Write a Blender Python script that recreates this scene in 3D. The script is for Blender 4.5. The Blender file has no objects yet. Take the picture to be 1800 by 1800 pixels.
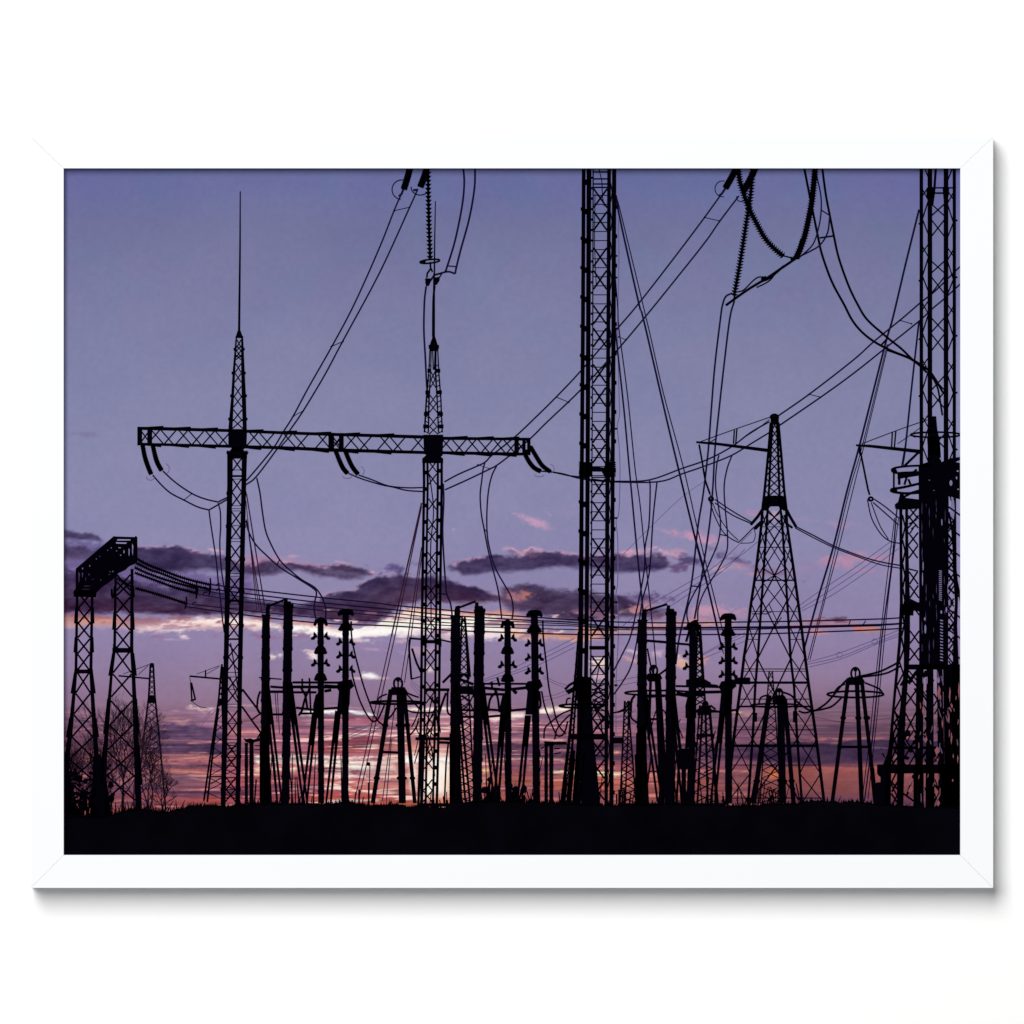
import bpy, math, random
import numpy as np
from mathutils import Vector
from mathutils.geometry import tessellate_polygon

# ------------------------------------------------------------------ scale
# The photograph is a framed print on a white wall.  One unit "u" below is 1/1800 of the
# field seen; the frame is about 44 cm wide, so one u is 0.26 mm.
S = 0.00026
DEPTH = 0.0145         # how far the frame stands off the wall
RECESS = 0.0036        # how far the print lies behind the frame's front
DIST = 6.0

scn = bpy.context.scene
C = scn.collection

# ------------------------------------------------------------------ camera
cam = bpy.data.cameras.new('camera')
cam.sensor_width = 36.0
cam.lens = 36.0 * DIST / (1800 * S)
cam.clip_start = 0.1
cam.clip_end = 100
co = bpy.data.objects.new('camera', cam)
co.location = (0, -DIST, 0)
co.rotation_euler = (math.radians(90), 0, 0)
C.objects.link(co)
scn.camera = co

# ------------------------------------------------------------------ world, lamps, exposure
w = bpy.data.worlds.new('World')
scn.world = w
w.use_nodes = True
bg = w.node_tree.nodes['Background']
bg.inputs[0].default_value = (0.97, 0.98, 1.0, 1)
bg.inputs[1].default_value = 0.165

def area(name, loc, sx, sz, energy, col):
    l = bpy.data.lights.new(name, 'AREA')
    l.shape = 'RECTANGLE'; l.size = sx; l.size_y = sz
    l.energy = energy; l.color = col
    o = bpy.data.objects.new(name, l)
    o.location = loc
    d = Vector((0, 0, 0)) - Vector(loc)
    o.rotation_euler = d.to_track_quat('-Z', 'Y').to_euler()
    C.objects.link(o)
    return o
area('softbox_key', (-2.1, -6.6, 3.5), 4.0, 5.6, 712, (1, 0.995, 0.985))
area('softbox_fill', (1.0, -6.6, -0.9), 1.2, 1.2, 28, (1, 1, 1))
GAIN = 1.145            # light reaching the print (white = 1)

vs = scn.view_settings
vs.view_transform = 'Standard'; vs.look = 'None'; vs.exposure = 0; vs.gamma = 1
vs.use_curve_mapping = False
scn.render.engine = 'CYCLES'

# ------------------------------------------------------------------ helpers
def lin(c):
    c = np.asarray(c, dtype=float) / 255.0
    return np.where(c <= 0.04045, c / 12.92, ((c + 0.055) / 1.055) ** 2.4)

def wx(x): return (x - 900.0) * S
def wz(y): return (900.0 - y) * S

def mat(name, col, rough=0.9, spec=0.0, noise=0.0, nscale=60):
    m = bpy.data.materials.new(name); m.use_nodes = True
    nt = m.node_tree; b = nt.nodes['Principled BSDF']
    b.inputs['Roughness'].default_value = rough
    b.inputs['Specular IOR Level'].default_value = spec
    n = nt.nodes.new('ShaderNodeTexNoise'); n.inputs['Scale'].default_value = nscale
    n.inputs['Detail'].default_value = 5
    tc = nt.nodes.new('ShaderNodeTexCoord')
    nt.links.new(tc.outputs['Object'], n.inputs['Vector'])
    r = nt.nodes.new('ShaderNodeMapRange')
    r.inputs['To Min'].default_value = 1 - noise; r.inputs['To Max'].default_value = 1 + noise
    nt.links.new(n.outputs['Fac'], r.inputs['Value'])
    mx = nt.nodes.new('ShaderNodeVectorMath'); mx.operation = 'SCALE'
    mx.inputs[0].default_value = tuple(col)
    nt.links.new(r.outputs['Result'], mx.inputs['Scale'])
    nt.links.new(mx.outputs['Vector'], b.inputs['Base Color'])
    return m

def ink(name, rgb):
    return mat(name, tuple(lin(rgb) / GAIN), noise=0.25, nscale=300)

M_BLACK = ink('ink_black', (3, 2, 8))
M_NAVY = ink('ink_navy', (20, 15, 44))
M_DUSK = ink('ink_dusk', (50, 26, 48))
M_FAINT = ink('ink_faint', (98, 84, 128))
M_MAUVE = ink('ink_mauve', (98, 68, 90))
M_TWIG = ink('ink_twig', (44, 27, 42))

class MB:
    """collects flat ink shapes of one printed motif"""
    def __init__(s): s.v = []; s.f = []
    def poly(s, pts):
        n = len(s.v); s.v += [tuple(p) for p in pts]
        tr = tessellate_polygon([[Vector((p[0], p[1], 0)) for p in pts]])
        s.f += [tuple(n + i for i in t) for t in tr]
    def polyh(s, outer, holes):
        allp = list(outer)
        for h in holes: allp += list(h)
        n = len(s.v); s.v += [tuple(p) for p in allp]
        tr = tessellate_polygon([[Vector((p[0], p[1], 0)) for p in L] for L in [outer] + holes])
        s.f += [tuple(n + i for i in t) for t in tr]
    def quad(s, a, b, c, d):
        n = len(s.v); s.v += [tuple(a), tuple(b), tuple(c), tuple(d)]; s.f.append((n, n+1, n+2, n+3))
    def rect(s, x0, y0, x1, y1): s.quad((x0, y0), (x1, y0), (x1, y1), (x0, y1))
    def line(s, pts, w=2.0, w2=None):
        P = [np.array(p, float) for p in pts]; k = len(P)
        if w2 is None: w2 = w
        if w < 3.6: w *= 1.28; w2 *= 1.28
        L, R = [], []
        for i in range(k):
            if i == 0: t = P[1] - P[0]
            elif i == k - 1: t = P[-1] - P[-2]
            else:
                a = P[i] - P[i-1]; b = P[i+1] - P[i]
                t = a / (np.hypot(*a) + 1e-9) + b / (np.hypot(*b) + 1e-9)
            t = t / (np.hypot(*t) + 1e-9)
            nrm = np.array((-t[1], t[0])) * (w + (w2 - w) * i / (k - 1)) / 2
            L.append(P[i] + nrm); R.append(P[i] - nrm)
        n = len(s.v)
        for i in range(k): s.v += [tuple(L[i]), tuple(R[i])]
        for i in range(k - 1): s.f.append((n+2*i, n+2*i+1, n+2*i+3, n+2*i+2))
    def curve(s, pts, w=2.0, w2=None, sub=5): s.line(smooth(pts, sub), w, w2)
    def arc(s, cx, cy, rx, ry, w=1.5, a0=0, a1=360, rot=0):
        n = 28; r = math.radians(rot); P = []
        for i in range(n + 1):
            a = math.radians(a0 + (a1 - a0) * i / n)
            x, y = rx * math.cos(a), ry * math.sin(a)
            P.append((cx + x*math.cos(r) - y*math.sin(r), cy + x*math.sin(r) + y*math.cos(r)))
        s.line(P, w)
    def disc(s, cx, cy, rx, ry=None):
        ry = ry or rx
        s.poly([(cx + rx*math.cos(a), cy + ry*math.sin(a)) for a in np.linspace(0, 2*math.pi, 15)[:-1]])
    def kite(s, cx, cy, rx, ry):
        j = lambda: R.uniform(-.35, .35)
        s.poly([(cx+j()*rx, cy-ry), (cx+rx*.9, cy+(j()-.2)*ry), (cx+j()*rx+.3, cy+ry), (cx-rx*.9, cy+(j()+.2)*ry)])
    def build(s, name, material, parent, label=None, step=1):
        global LAYER
        LAYER += step
        yy = RECESS - 2.0e-6 * LAYER
        me = bpy.data.meshes.new(name)
        me.from_pydata([(wx(x), yy, wz(y)) for x, y in s.v], [], s.f)
        me.materials.append(material); me.update()
        o = bpy.data.objects.new(name, me); C.objects.link(o)
        o.parent = parent
        if label: o['label'] = label
        return o
LAYER = 0

def smooth(pts, sub=5):
    P = [np.array(p, float) for p in pts]
    if len(P) < 3: return P
    E = [2*P[0] - P[1]] + P + [2*P[-1] - P[-2]]
    out = []
    for i in range(1, len(E) - 2):
        p0, p1, p2, p3 = E[i-1:i+3]
        for j in range(sub):
            t = j / sub
            out.append(0.5*((2*p1) + (-p0+p2)*t + (2*p0-5*p1+4*p2-p3)*t*t + (-p0+3*p1-3*p2+p3)*t**3))
    out.append(P[-1]); return out

def ip(pts, y):     # x of a polyline [(y,x)...] at height y
    a = np.array(pts, float); return float(np.interp(y, a[:, 0], a[:, 1]))

def beads(m, pts, step, hw, core, w=2.2):
    """string of cap-and-pin discs along a curve"""
    P = smooth(pts, 8)
    m.line(P, core)
    acc = 0; nxt = step / 2
    for a, b in zip(P[:-1], P[1:]):
        d = b - a; L = np.hypot(*d); t = d / (L + 1e-9)
        while nxt <= acc + L:
            p = a + t * (nxt - acc); n = np.array((-t[1], t[0]))
            up = p - t * w * 0.9
            m.poly([p + n*hw, p - n*hw, p - n*core*0.5 + t*w, p + n*core*0.5 + t*w]) if False else None
            m.quad(p + n*hw - t*w*0.3, p - n*hw - t*w*0.3, p - n*(hw*0.45) + t*w*0.75, p + n*(hw*0.45) + t*w*0.75)
            nxt += step
        acc += L

def xbrace(m, L, R, yc, hh, w=1.4):
    m.line([(ip(L, yc-hh), yc-hh), (ip(R, yc+hh), yc+hh)], w)
    m.line([(ip(R, yc-hh), yc-hh), (ip(L, yc+hh), yc+hh)], w)

def chord(m, A, B, ys=None):
    """leg between two edge polylines [(y,x)..]"""
    ys = sorted(set([p[0] for p in A] + [p[0] for p in B]))
    for a, b in zip(ys[:-1], ys[1:]):
        m.quad((ip(A, a), a), (ip(B, a), a), (ip(B, b), b), (ip(A, b), b))

# ------------------------------------------------------------------ wall and frame
def box_mesh(name, verts, faces, material, parent=None, bevel=0.0):
    me = bpy.data.meshes.new(name); me.from_pydata(verts, [], faces)
    me.materials.append(material); me.update()
    o = bpy.data.objects.new(name, me); C.objects.link(o)
    if parent: o.parent = parent
    if bevel:
        b = o.modifiers.new('bevel', 'BEVEL'); b.width = bevel; b.segments = 2; b.limit_method = 'ANGLE'
    return o

M_WALL = mat('wall_paint', (0.93, 0.93, 0.93), noise=0.006, nscale=8)
M_FRAME = mat('frame_lacquer', (0.862, 0.88, 0.90), rough=0.45, spec=0.1, noise=0.008, nscale=14)
M_BACK = mat('backing_board', (0.35, 0.25, 0.16), noise=0.1, nscale=30)

wall = box_mesh('wall', [(-3, DEPTH, -3), (3, DEPTH, -3), (3, DEPTH, 3), (-3, DEPTH, 3),
                         (-3, DEPTH+.1, -3), (3, DEPTH+.1, -3), (3, DEPTH+.1, 3), (-3, DEPTH+.1, 3)],
                [(0, 1, 2, 3), (7, 6, 5, 4), (4, 5, 1, 0), (3, 2, 6, 7), (1, 5, 6, 2), (4, 0, 3, 7)], M_WALL)
wall['kind'] = 'structure'; wall['label'] = 'plain white wall behind the framed print'

pic = bpy.data.objects.new('framed_picture', None); C.objects.link(pic)
pic['label'] = 'white framed landscape print of black pylons and insulators against a purple sunset sky'
pic['category'] = 'framed picture'

OX0, OX1, OY0, OY1 = 54, 1746, 240.5, 1561
IX0, IX1, IY0, IY1 = 112, 1688, 296, 1503
def rail(a, b, c, d):
    g = 0.12
    q = [a, b, c, d]
    cx = sum(p[0] for p in q) / 4; cy = sum(p[1] for p in q) / 4
    v = [(wx(p[0]), 0.0, wz(p[1])) for p in q] + [(wx(p[0]), DEPTH - 0.0004, wz(p[1])) for p in q]
    f = [(0, 1, 2, 3), (7, 6, 5, 4), (0, 4, 5, 1), (1, 5, 6, 2), (2, 6, 7, 3), (3, 7, 4, 0)]
    o = box_mesh('frame_rail', v, f, M_FRAME, pic, bevel=0.00016)
    return o
e = 0.10   # half the mitre gap
rail((OX0+e, OY0), (OX1-e, OY0), (IX1-e, IY0), (IX0+e, IY0))['label'] = 'top rail of the white frame'
rail((OX0+e, OY1), (OX1-e, OY1), (IX1-e, IY1), (IX0+e, IY1))['label'] = 'bottom rail of the white frame'
rail((OX0, OY0+e), (OX0, OY1-e), (IX0, IY1-e), (IX0, IY0+e))['label'] = 'left rail of the white frame'
rail((OX1, OY0+e), (OX1, OY1-e), (IX1, IY1-e), (IX1, IY0+e))['label'] = 'right rail of the white frame'
x0, x1, z0, z1 = wx(IX0-8), wx(IX1+8), wz(IY1+8), wz(IY0-8)
y0, y1 = RECESS + 0.0004, RECESS + 0.003
box_mesh('backing_board', [(x0, y0, z0), (x1, y0, z0), (x1, y0, z1), (x0, y0, z1), (x0, y1, z0), (x1, y1, z0), (x1, y1, z1), (x0, y1, z1)],
         [(0, 1, 2, 3), (7, 6, 5, 4), (4, 5, 1, 0), (3, 2, 6, 7), (1, 5, 6, 2), (4, 0, 3, 7)], M_BACK, pic)

# ------------------------------------------------------------------ the printed sky (colours of the print itself)
rng = np.random.RandomState(7)
_tab = rng.rand(256, 256)
def vn(X, Y):
    xi = np.floor(X).astype(int); yi = np.floor(Y).astype(int)
    fx = X - xi; fy = Y - yi
    fx = fx*fx*(3-2*fx); fy = fy*fy*(3-2*fy)
    a = _tab[yi & 255, xi & 255]; b = _tab[yi & 255, (xi+1) & 255]
    c = _tab[(yi+1) & 255, xi & 255]; d = _tab[(yi+1) & 255, (xi+1) & 255]
    return (a*(1-fx)+b*fx)*(1-fy) + (c*(1-fx)+d*fx)*fy
def fbm(X, Y, sx, sy, seed=0, o=5):
    r = 0; amp = 0.5; t = 0
    x = X/sx + seed*17.3; y = Y/sy + seed*9.7
    for i in range(o):
        r = r + amp*vn(x, y); t += amp; amp *= 0.55; x = x*2.03+5.1; y = y*2.03+3.7
    return r/t - 0.5            # -.5 .. .5
def ss(t): t = np.clip(t, 0, 1); return t*t*(3-2*t)

def sky(X, Y):
    N1 = fbm(X, Y, 70, 26, 1); N2 = fbm(X, Y, 34, 13, 2); N3 = fbm(X, Y, 16, 7, 3, 4)
    N4 = fbm(X, Y, 8, 4.5, 4, 3); N5 = fbm(X, Y, 110, 3.2, 8, 4); N6 = fbm(X, Y, 4.5, 3, 9, 2)
    ky = [296, 330, 400, 500, 600, 700, 850, 950, 1050, 1120, 1180, 1240, 1280, 1320, 1360, 1400, 1440]
    kr = [104, 107, 114, 122, 128, 132, 138, 141, 144, 146, 146, 144, 146, 146, 152, 150, 140]
    kg = [107, 110, 115, 122, 128, 133, 137, 137, 134, 131, 126, 114, 102, 88, 82, 74, 60]
    kb = [156, 158, 156, 162, 166, 170, 174, 176, 173, 170, 160, 142, 126, 106, 94, 84, 75]
    c = np.stack([np.interp(Y, ky, k) for k in (kr, kg, kb)], -1)
    # the right side is darker and duller low down, redder in the middle
    rt = ss((X-1180)/300)[..., None] * ss((Y-1180)/120)[..., None]
    c = c*(1-0.20*rt)
    # slow mottling as of an old print
    mot = (fbm(X, Y, 120, 90, 6, 4)*10 + N4*3)[..., None]
    c = c + mot*np.array([0.9, 0.8, 0.5])
    tl = ss(fbm(X, Y, 60, 60, 12, 3)*4+.1)[..., None]*ss((720-Y)/300)[..., None]*.35
    c = c*(1-tl) + (c*np.array([.93, 1.04, 1.0]))*tl
    # blue-violet corners
    k = (ss((230-X)/160)*ss((370-Y)/90))[..., None]
    c = c*(1-.6*k) + np.array([107, 104, 160])*.6*k
    k = (ss((X-1440)/160)*ss((420-Y)/110))[..., None]
    c = c*(1-.6*k) + np.array([107, 106, 160])*.6*k

    def over(m, col):
        nonlocal c
        m = np.clip(m, 0, 1)[..., None]
        c = c*(1-m) + np.asarray(col, float)*m if not isinstance(col, np.ndarray) or col.ndim == 1 else c*(1-m) + col*m
    def bank(top, bot, ct, cb, a=1.0, st=7, sb=9, n=10, tex=0.25, rim=0):
        tx = np.array(top, float); bx = np.array(bot, float)
        T = np.interp(X, tx[:, 0], tx[:, 1]) + N1*n*.8 + N2*n*1.1 + N3*n*1.2 + N4*n*.7 + N6*n*.3
        B = np.interp(X, bx[:, 0], bx[:, 1]) + N1*n*.7 - N2*n*1.2 + N3*n*1.2 - N4*n*.6
        xe0, xe1 = min(tx[0, 0], bx[0, 0]), max(tx[-1, 0], bx[-1, 0])
        ends = ss((X-xe0+6)/18)*ss((xe1+6-X)/18)
        m = ss((Y-T)/(st*1.3)+.2)*ss((B-Y)/(sb*1.5)+.2)*ends*a
        m = m*(1-tex*np.clip(N2*2.4+N3*2.2+N4+.35, 0, 1))
        u = np.clip((Y-T)/np.maximum(B-T, 1), 0, 1)[..., None]
        col = np.asarray(ct, float)*(1-u) + np.asarray(cb, float)*u
        if ct[0] < 100: col = col*np.array([.93, .9, .82])
        col = col + (N1*26+N2*26+N3*15+N4*6)[..., None]
        over(m, col)
        if rim:
            over(np.exp(-((Y-T-1)/2.6)**2)*ends*rim*np.clip(.35+N1*2.2+N3*2.5, 0, 1), (206, 152, 180))
    def blob(cx, cy, rx, ry, rot, col, a=1.0, rough=1.3, soft=1.25):
        col = np.asarray(col, float)
        if col[0] > 170 and col[2] > 150 and col[1] < 170: col = col*.76 + np.array([176., 152., 184.])*.24
        r = math.radians(rot)
        u = ((X-cx)*math.cos(r)+(Y-cy)*math.sin(r))/rx
        v = (-(X-cx)*math.sin(r)+(Y-cy)*math.cos(r))/ry
        d = np.sqrt(u*u+v*v) + (N1*.7+N2*1.1+N3*1.2+N4*.9+N6*.4)*rough
        m = ss((1.12-d)/soft+.08)*a*(d < 3)
        over(m, np.asarray(col, float) + (N3*18)[..., None])
    def streak(pts, h, col, a=1.0, n=3.0, brk=.5):
        p = np.array(pts, float)
        Yc = np.interp(X, p[:, 0], p[:, 1]) + N2*n + N3*n*1.1 + N4*n*.9 + N6*n*.5 + N3*h*.8
        hh = h*(1+N2*1.4+N3*1.6+N4*1.4)
        ends = ss((X-p[0, 0])/14)*ss((p[-1, 0]-X)/14)
        m = np.exp(-((Y-Yc)/np.maximum(hh, .7))**2)*ends*a*np.clip(1.05-brk*(N2*2.4+N3*2.2+N4*1.6+.3)-.25*np.clip(N4*3+N6*2, 0, 1), 0, 1.15)
        over(m, col)

    PK = (203, 150, 178)
    # faint wisps high on the left
    blob(140, 763, 40, 5, 0, (121, 112, 155), .5)
    # ---------- second row: lavender and pink wisps
    blob(935, 914, 30, 9, 22, (206, 158, 190), .95, .9)
    blob(912, 905, 12, 4, 10, (196, 150, 186), .8)
    blob(963, 901, 10, 3, 30, (178, 148, 184), .6)
    blob(797, 930, 4, 4, 0, (190, 160, 190), .7, .4)
    blob(1003, 903, 18, 7, 0, (165, 135, 170), .5)
    blob(1322, 904, 16, 8, 0, (190, 135, 175), .75)
    blob(1362, 906, 16, 10, 0, (215, 175, 190), .6)
    blob(1170, 934, 18, 4, 20, (176, 145, 180), .7)
    blob(1235, 946, 55, 9, 8, (190, 140, 176), .75)
    blob(1330, 938, 30, 6, 0, (160, 135, 170), .4)
    blob(1470, 922, 22, 6, 10, (175, 133, 168), .6)
    blob(1440, 916, 80, 3, 5, (165, 140, 180), .5)
    blob(1495, 985, 62, 12, -4, (190, 135, 165), .85)
    blob(1520, 1003, 60, 6, 8, (180, 130, 168), .6)
    blob(1405, 1000, 30, 8, 0, (168, 130, 168), .5)
    # ---------- dark cloud row, left
    bank([(105, 931), (160, 936), (185, 950)], [(105, 948), (160, 952), (185, 955)], (76, 72, 124), (92, 80, 132), .95, 5, 6, 5)
    bank([(105, 950), (200, 955)], [(105, 990), (200, 1000)], (108, 92, 148), (100, 86, 140), .7, 6, 6, 6)
    bank([(105, 957), (200, 966)], [(105, 988), (150, 988), (200, 996)], (70, 60, 108), (92, 78, 128), .95, 6, 8, 6)
    bank([(105, 985), (250, 990), (330, 1003), (450, 1012)], [(105, 1085), (250, 1080), (330, 1060), (450, 1050)], (116, 98, 150), (90, 72, 120), .85, 8, 12, 7)
    bank([(232, 962), (262, 960), (310, 958), (345, 966), (400, 978), (430, 986), (470, 984)],
         [(232, 1004), (300, 1010), (360, 1004), (400, 1008), (430, 1012), (470, 1008)], (72, 62, 112), (56, 46, 92), 1, 5, 10, 6, .1, .8)
    bank([(105, 1002), (160, 1000), (200, 1006), (250, 1024), (330, 1030), (400, 1040), (450, 1052), (520, 1062), (560, 1052), (600, 1052)],
         [(105, 1078), (150, 1080), (220, 1080), (300, 1084), (400, 1084), (470, 1082), (560, 1090), (600, 1096)], (66, 56, 104), (66, 40, 76), 1, 8, 8, 6, .15)
    # middle clouds
    bank([(420, 972), (500, 976), (560, 990), (600, 992)], [(420, 1000), (500, 1000), (600, 1006)], (180, 140, 172), (150, 116, 158), .75, 5, 10, 5, .5)
    bank([(425, 992), (460, 988), (500, 984), (540, 996), (560, 996), (600, 990), (650, 1004), (662, 1010)],
         [(425, 1010), (470, 1012), (520, 1005), (560, 1016), (610, 1022), (650, 1014), (662, 1012)], (82, 66, 110), (76, 62, 108), 1, 5, 8, 6, .25, .8)
    blob(512, 978, 26, 4, 0, (200, 150, 180), .8); blob(600, 989, 16, 3, 10, (205, 158, 190), .7); blob(376, 967, 22, 3, 12, (225, 172, 190), .8)
    blob(262, 960, 22, 2.6, 0, (186, 140, 172), .7)
    blob(690, 998, 34, 9, 0, (96, 82, 132), .95); blob(656, 1006, 9, 2.5, 0, (215, 160, 190), .9); blob(675, 1003, 6, 2, 0, (205, 160, 190), .8)
    blob(735, 992, 24, 6, 0, (112, 98, 142), .6)
    # right part of the row
    bank([(785, 993), (815, 984), (860, 976), (900, 976), (940, 970), (985, 966), (1030, 974), (1080, 973), (1120, 973), (1165, 972), (1180, 985)],
         [(785, 1004), (820, 1012), (860, 1010), (900, 1008), (930, 1007), (980, 1000), (1030, 1000), (1080, 1010), (1130, 1010), (1165, 1002), (1180, 995)],
         (72, 62, 112), (62, 50, 98), 1, 5, 8, 6, .12, .7)
    blob(925, 973, 22, 7, 0, (130, 90, 118), .7)
    streak([(875, 964), (895, 963), (915, 972), (935, 964), (960, 968)], 3, (218, 165, 185), .9, 5)
    streak([(1085, 973), (1120, 968), (1150, 964), (1180, 974), (1200, 984)], 3.6, (216, 160, 184), .95, 5)
    blob(1190, 972, 20, 10, 0, (205, 155, 180), .7)
    blob(1222, 985, 34, 10, 4, (82, 70, 112), .95); blob(1200, 997, 22, 9, 0, (100, 76, 116), .85)
    blob(1258, 965, 30, 8, 20, (120, 96, 132), .7); blob(1238, 952, 40, 6, 20, (214, 160, 186), .7)
    blob(1280, 982, 55, 6, 14, (88, 76, 122), .9); blob(1290, 996, 42, 10, 8, (196, 146, 164), .95); blob(1268, 1000, 22, 6, 0, (214, 164, 168), .8)
    blob(1345, 1004, 45, 7, 12, (132, 104, 140), .8); blob(1315, 1008, 26, 4, 8, (200, 140, 160), .6)
    # ---------- big central cloud
    bank([(555, 1050), (580, 1038), (620, 1036), (640, 1022), (670, 1010), (700, 1006), (740, 1012), (780, 1016), (830, 1030), (870, 1042), (900, 1050)],
         [(555, 1082), (600, 1098), (640, 1100), (680, 1092), (705, 1066), (740, 1058), (800, 1064), (850, 1064), (900, 1060)],
         (62, 52, 100), (74, 46, 80), 1, 8, 9, 8, .1, .5)
    bank([(880, 1030), (930, 1024), (980, 1034), (1030, 1036), (1090, 1046), (1130, 1062), (1180, 1070)],
         [(880, 1070), (930, 1080), (1000, 1098), (1080, 1090), (1130, 1086), (1180, 1078)], (70, 56, 100), (62, 44, 82), 1, 8, 10, 7, .12)
    blob(905, 1052, 30, 18, 0, (178, 120, 134), .9, 1.2); blob(925, 1046, 16, 10, 0, (190, 120, 112), .7)
    blob(1148, 1052, 34, 12, 0, (88, 70, 112), .95); blob(1158, 1082, 22, 9, 0, (96, 66, 92), .9)
    blob(1130, 1070, 26, 9, -20, (206, 146, 150), .85); blob(1170, 1055, 18, 5, 0, (118, 100, 140), .7)
    blob(1250, 1072, 52, 14, 0, (206, 150, 172), .9, 1.2); blob(1210, 1088, 50, 7, 0, (206, 140, 142), .8); blob(1300, 1082, 26, 12, 0, (190, 140, 165), .6)
    # ---------- glowing lower edges
    OR, PE, WH, YW = (196, 118, 100), (222, 178, 172), (255, 252, 250), (255, 244, 226)
    bank([(105, 1076), (160, 1080), (230, 1084), (300, 1086), (420, 1086), (480, 1082)], [(105, 1108), (160, 1104), (240, 1112), (330, 1108), (420, 1106), (480, 1112)], (150, 76, 82), (226, 190, 196), .9, 6, 8, 7, .3)
    streak([(105, 1092), (170, 1093), (220, 1090)], 6, (210, 150, 132), .9)
    streak([(235, 1106), (275, 1104), (300, 1096), (345, 1096), (390, 1092), (430, 1092), (480, 1100)], 6.5, (234, 204, 206), 1, 6, .3)
    streak([(270, 1110), (330, 1108)], 3, (232, 205, 210), .8)
    streak([(330, 1094), (400, 1092), (450, 1096), (500, 1103), (520, 1103)], 5, (252, 236, 226), .95, 4, .2)
    bank([(500, 1084), (560, 1096), (620, 1102), (660, 1100), (700, 1076), (720, 1068), (790, 1070), (840, 1074), (880, 1072), (930, 1080)],
         [(500, 1112), (560, 1116), (600, 1122), (660, 1118), (700, 1122), (760, 1120), (850, 1122), (900, 1122), (930, 1110)],
         (206, 140, 128), (253, 240, 236), .95, 5, 6, 7, .1)
    bank([(668, 1092), (700, 1078), (720, 1073), (790, 1076), (840, 1080), (880, 1082), (905, 1090)], [(668, 1116), (740, 1112), (850, 1114), (905, 1112)], (252, 230, 218), WH, .95, 5, 6, 7, .15)
    bank([(600, 1104), (660, 1100), (700, 1090)], [(600, 1122), (660, 1122), (700, 1120)], WH, WH, .9, 4, 4, 9, .3)
    streak([(500, 1102), (560, 1109), (600, 1116), (640, 1114), (680, 1108), (700, 1104), (730, 1106)], 6.5, WH, 1.1, 4, .1)
    bank([(672, 1098), (700, 1082), (740, 1082), (800, 1086), (860, 1086), (905, 1092)], [(672, 1112), (740, 1108), (800, 1112), (860, 1108), (905, 1116)], YW, WH, 1, 7, 7, 6, .1)
    blob(716, 1080, 24, 11, 0, (252, 226, 204), .8)
    streak([(690, 1120), (720, 1112), (745, 1116)], 3, (250, 235, 240), .8)
    blob(790, 1120, 34, 8, 0, (240, 205, 205), .7); blob(860, 1118, 46, 8, 0, (246, 226, 230), .8); blob(915, 1117, 30, 7, 10, (240, 205, 190), .8)
    streak([(880, 1106), (930, 1120), (960, 1116), (1030, 1124), (1085, 1112)], 5, (232, 176, 150), .9, 5, .2)
    streak([(930, 1112), (1020, 1120), (1070, 1108)], 3.5, (190, 110, 86), .7)
    bank([(1010, 1102), (1080, 1102), (1150, 1100), (1180, 1100)], [(1010, 1130), (1080, 1118), (1150, 1112), (1180, 1110)], (214, 150, 124), (210, 160, 160), .9, 5, 8, 6)
    streak([(1130, 1098), (1240, 1097), (1300, 1094)], 5, (222, 156, 150), .8)
    blob(1455, 1098, 52, 11, 0, (198, 130, 136), .95); blob(1470, 1090, 24, 7, 0, (92, 64, 84), .95); blob(1440, 1096, 20, 6, 0, (140, 88, 100), .7)
    blob(1527, 1106, 26, 7, 6, (206, 128, 106), .9); blob(1440, 1112, 26, 5, 0, (206, 140, 148), .7); blob(1500, 1102, 20, 5, 0, (200, 120, 120), .6)
    k = ss((Y-1066)/10)*ss((1128-Y)/10)*ss((X-230)/40)*ss((1120-X)/60)
    pk = k*ss(fbm(X, Y, 46, 11, 33, 5)*7-.5)*.7
    c = c*(1-pk[..., None]) + np.array([150., 104, 134])*pk[..., None]
    pk = k*ss(fbm(X, Y, 30, 9, 41, 5)*7-.9)*.8
    c = c*(1-pk[..., None]) + np.array([250., 226, 222])*pk[..., None]
    # ---------- small bright clouds of the middle band
    blob(476, 1154, 17, 7, 0, (246, 216, 214), 1, .8); blob(492, 1152, 12, 7, 0, WH, .9, .8); blob(552, 1154, 20, 9, 0, (252, 236, 232), 1, .9)
    blob(541, 1144, 16, 4, 12, (240, 205, 212), .8); blob(630, 1125, 16, 4, 8, (240, 205, 206), .8)
    blob(650, 1188, 20, 7, 6, WH, 1, .8); blob(628, 1192, 18, 3, 0, (225, 185, 195), .8); blob(672, 1193, 14, 2.5, 0, (230, 190, 200), .7)
    blob(657, 1142, 18, 3, 4, (190, 155, 190), .7); blob(700, 1128, 18, 4, 0, (215, 180, 200), .6)
    blob(756, 1178, 10, 9, 0, (250, 228, 215), .9); blob(740, 1145, 26, 10, 0, (205, 165, 180), .6)
    blob(1050, 1165, 16, 12, 0, (248, 220, 210), .9); blob(1050, 1187, 16, 7, 0, (224, 190, 200), .8)
    blob(1112, 1146, 20, 5, 12, (222, 190, 210), .8); blob(1155, 1150, 28, 8, 0, (214, 180, 205), .8); blob(1193, 1155, 20, 9, 0, (232, 190, 190), .9)
    blob(1203, 1168, 18, 7, 0, (232, 180, 160), .8); blob(1236, 1162, 14, 8, 0, (222, 150, 142), .8); blob(1110, 1160, 20, 4, 14, (218, 160, 160), .7)
    blob(1152, 1128, 40, 6, 0, (166, 148, 190), .6)
    blob(1310, 1172, 30, 5, 0, (180, 135, 158), .6)
    # ---------- lower left streaks
    streak([(322, 1247), (335, 1243), (352, 1248), (384, 1247)], 3.2, (240, 205, 205), 1, 5, .4)
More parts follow.
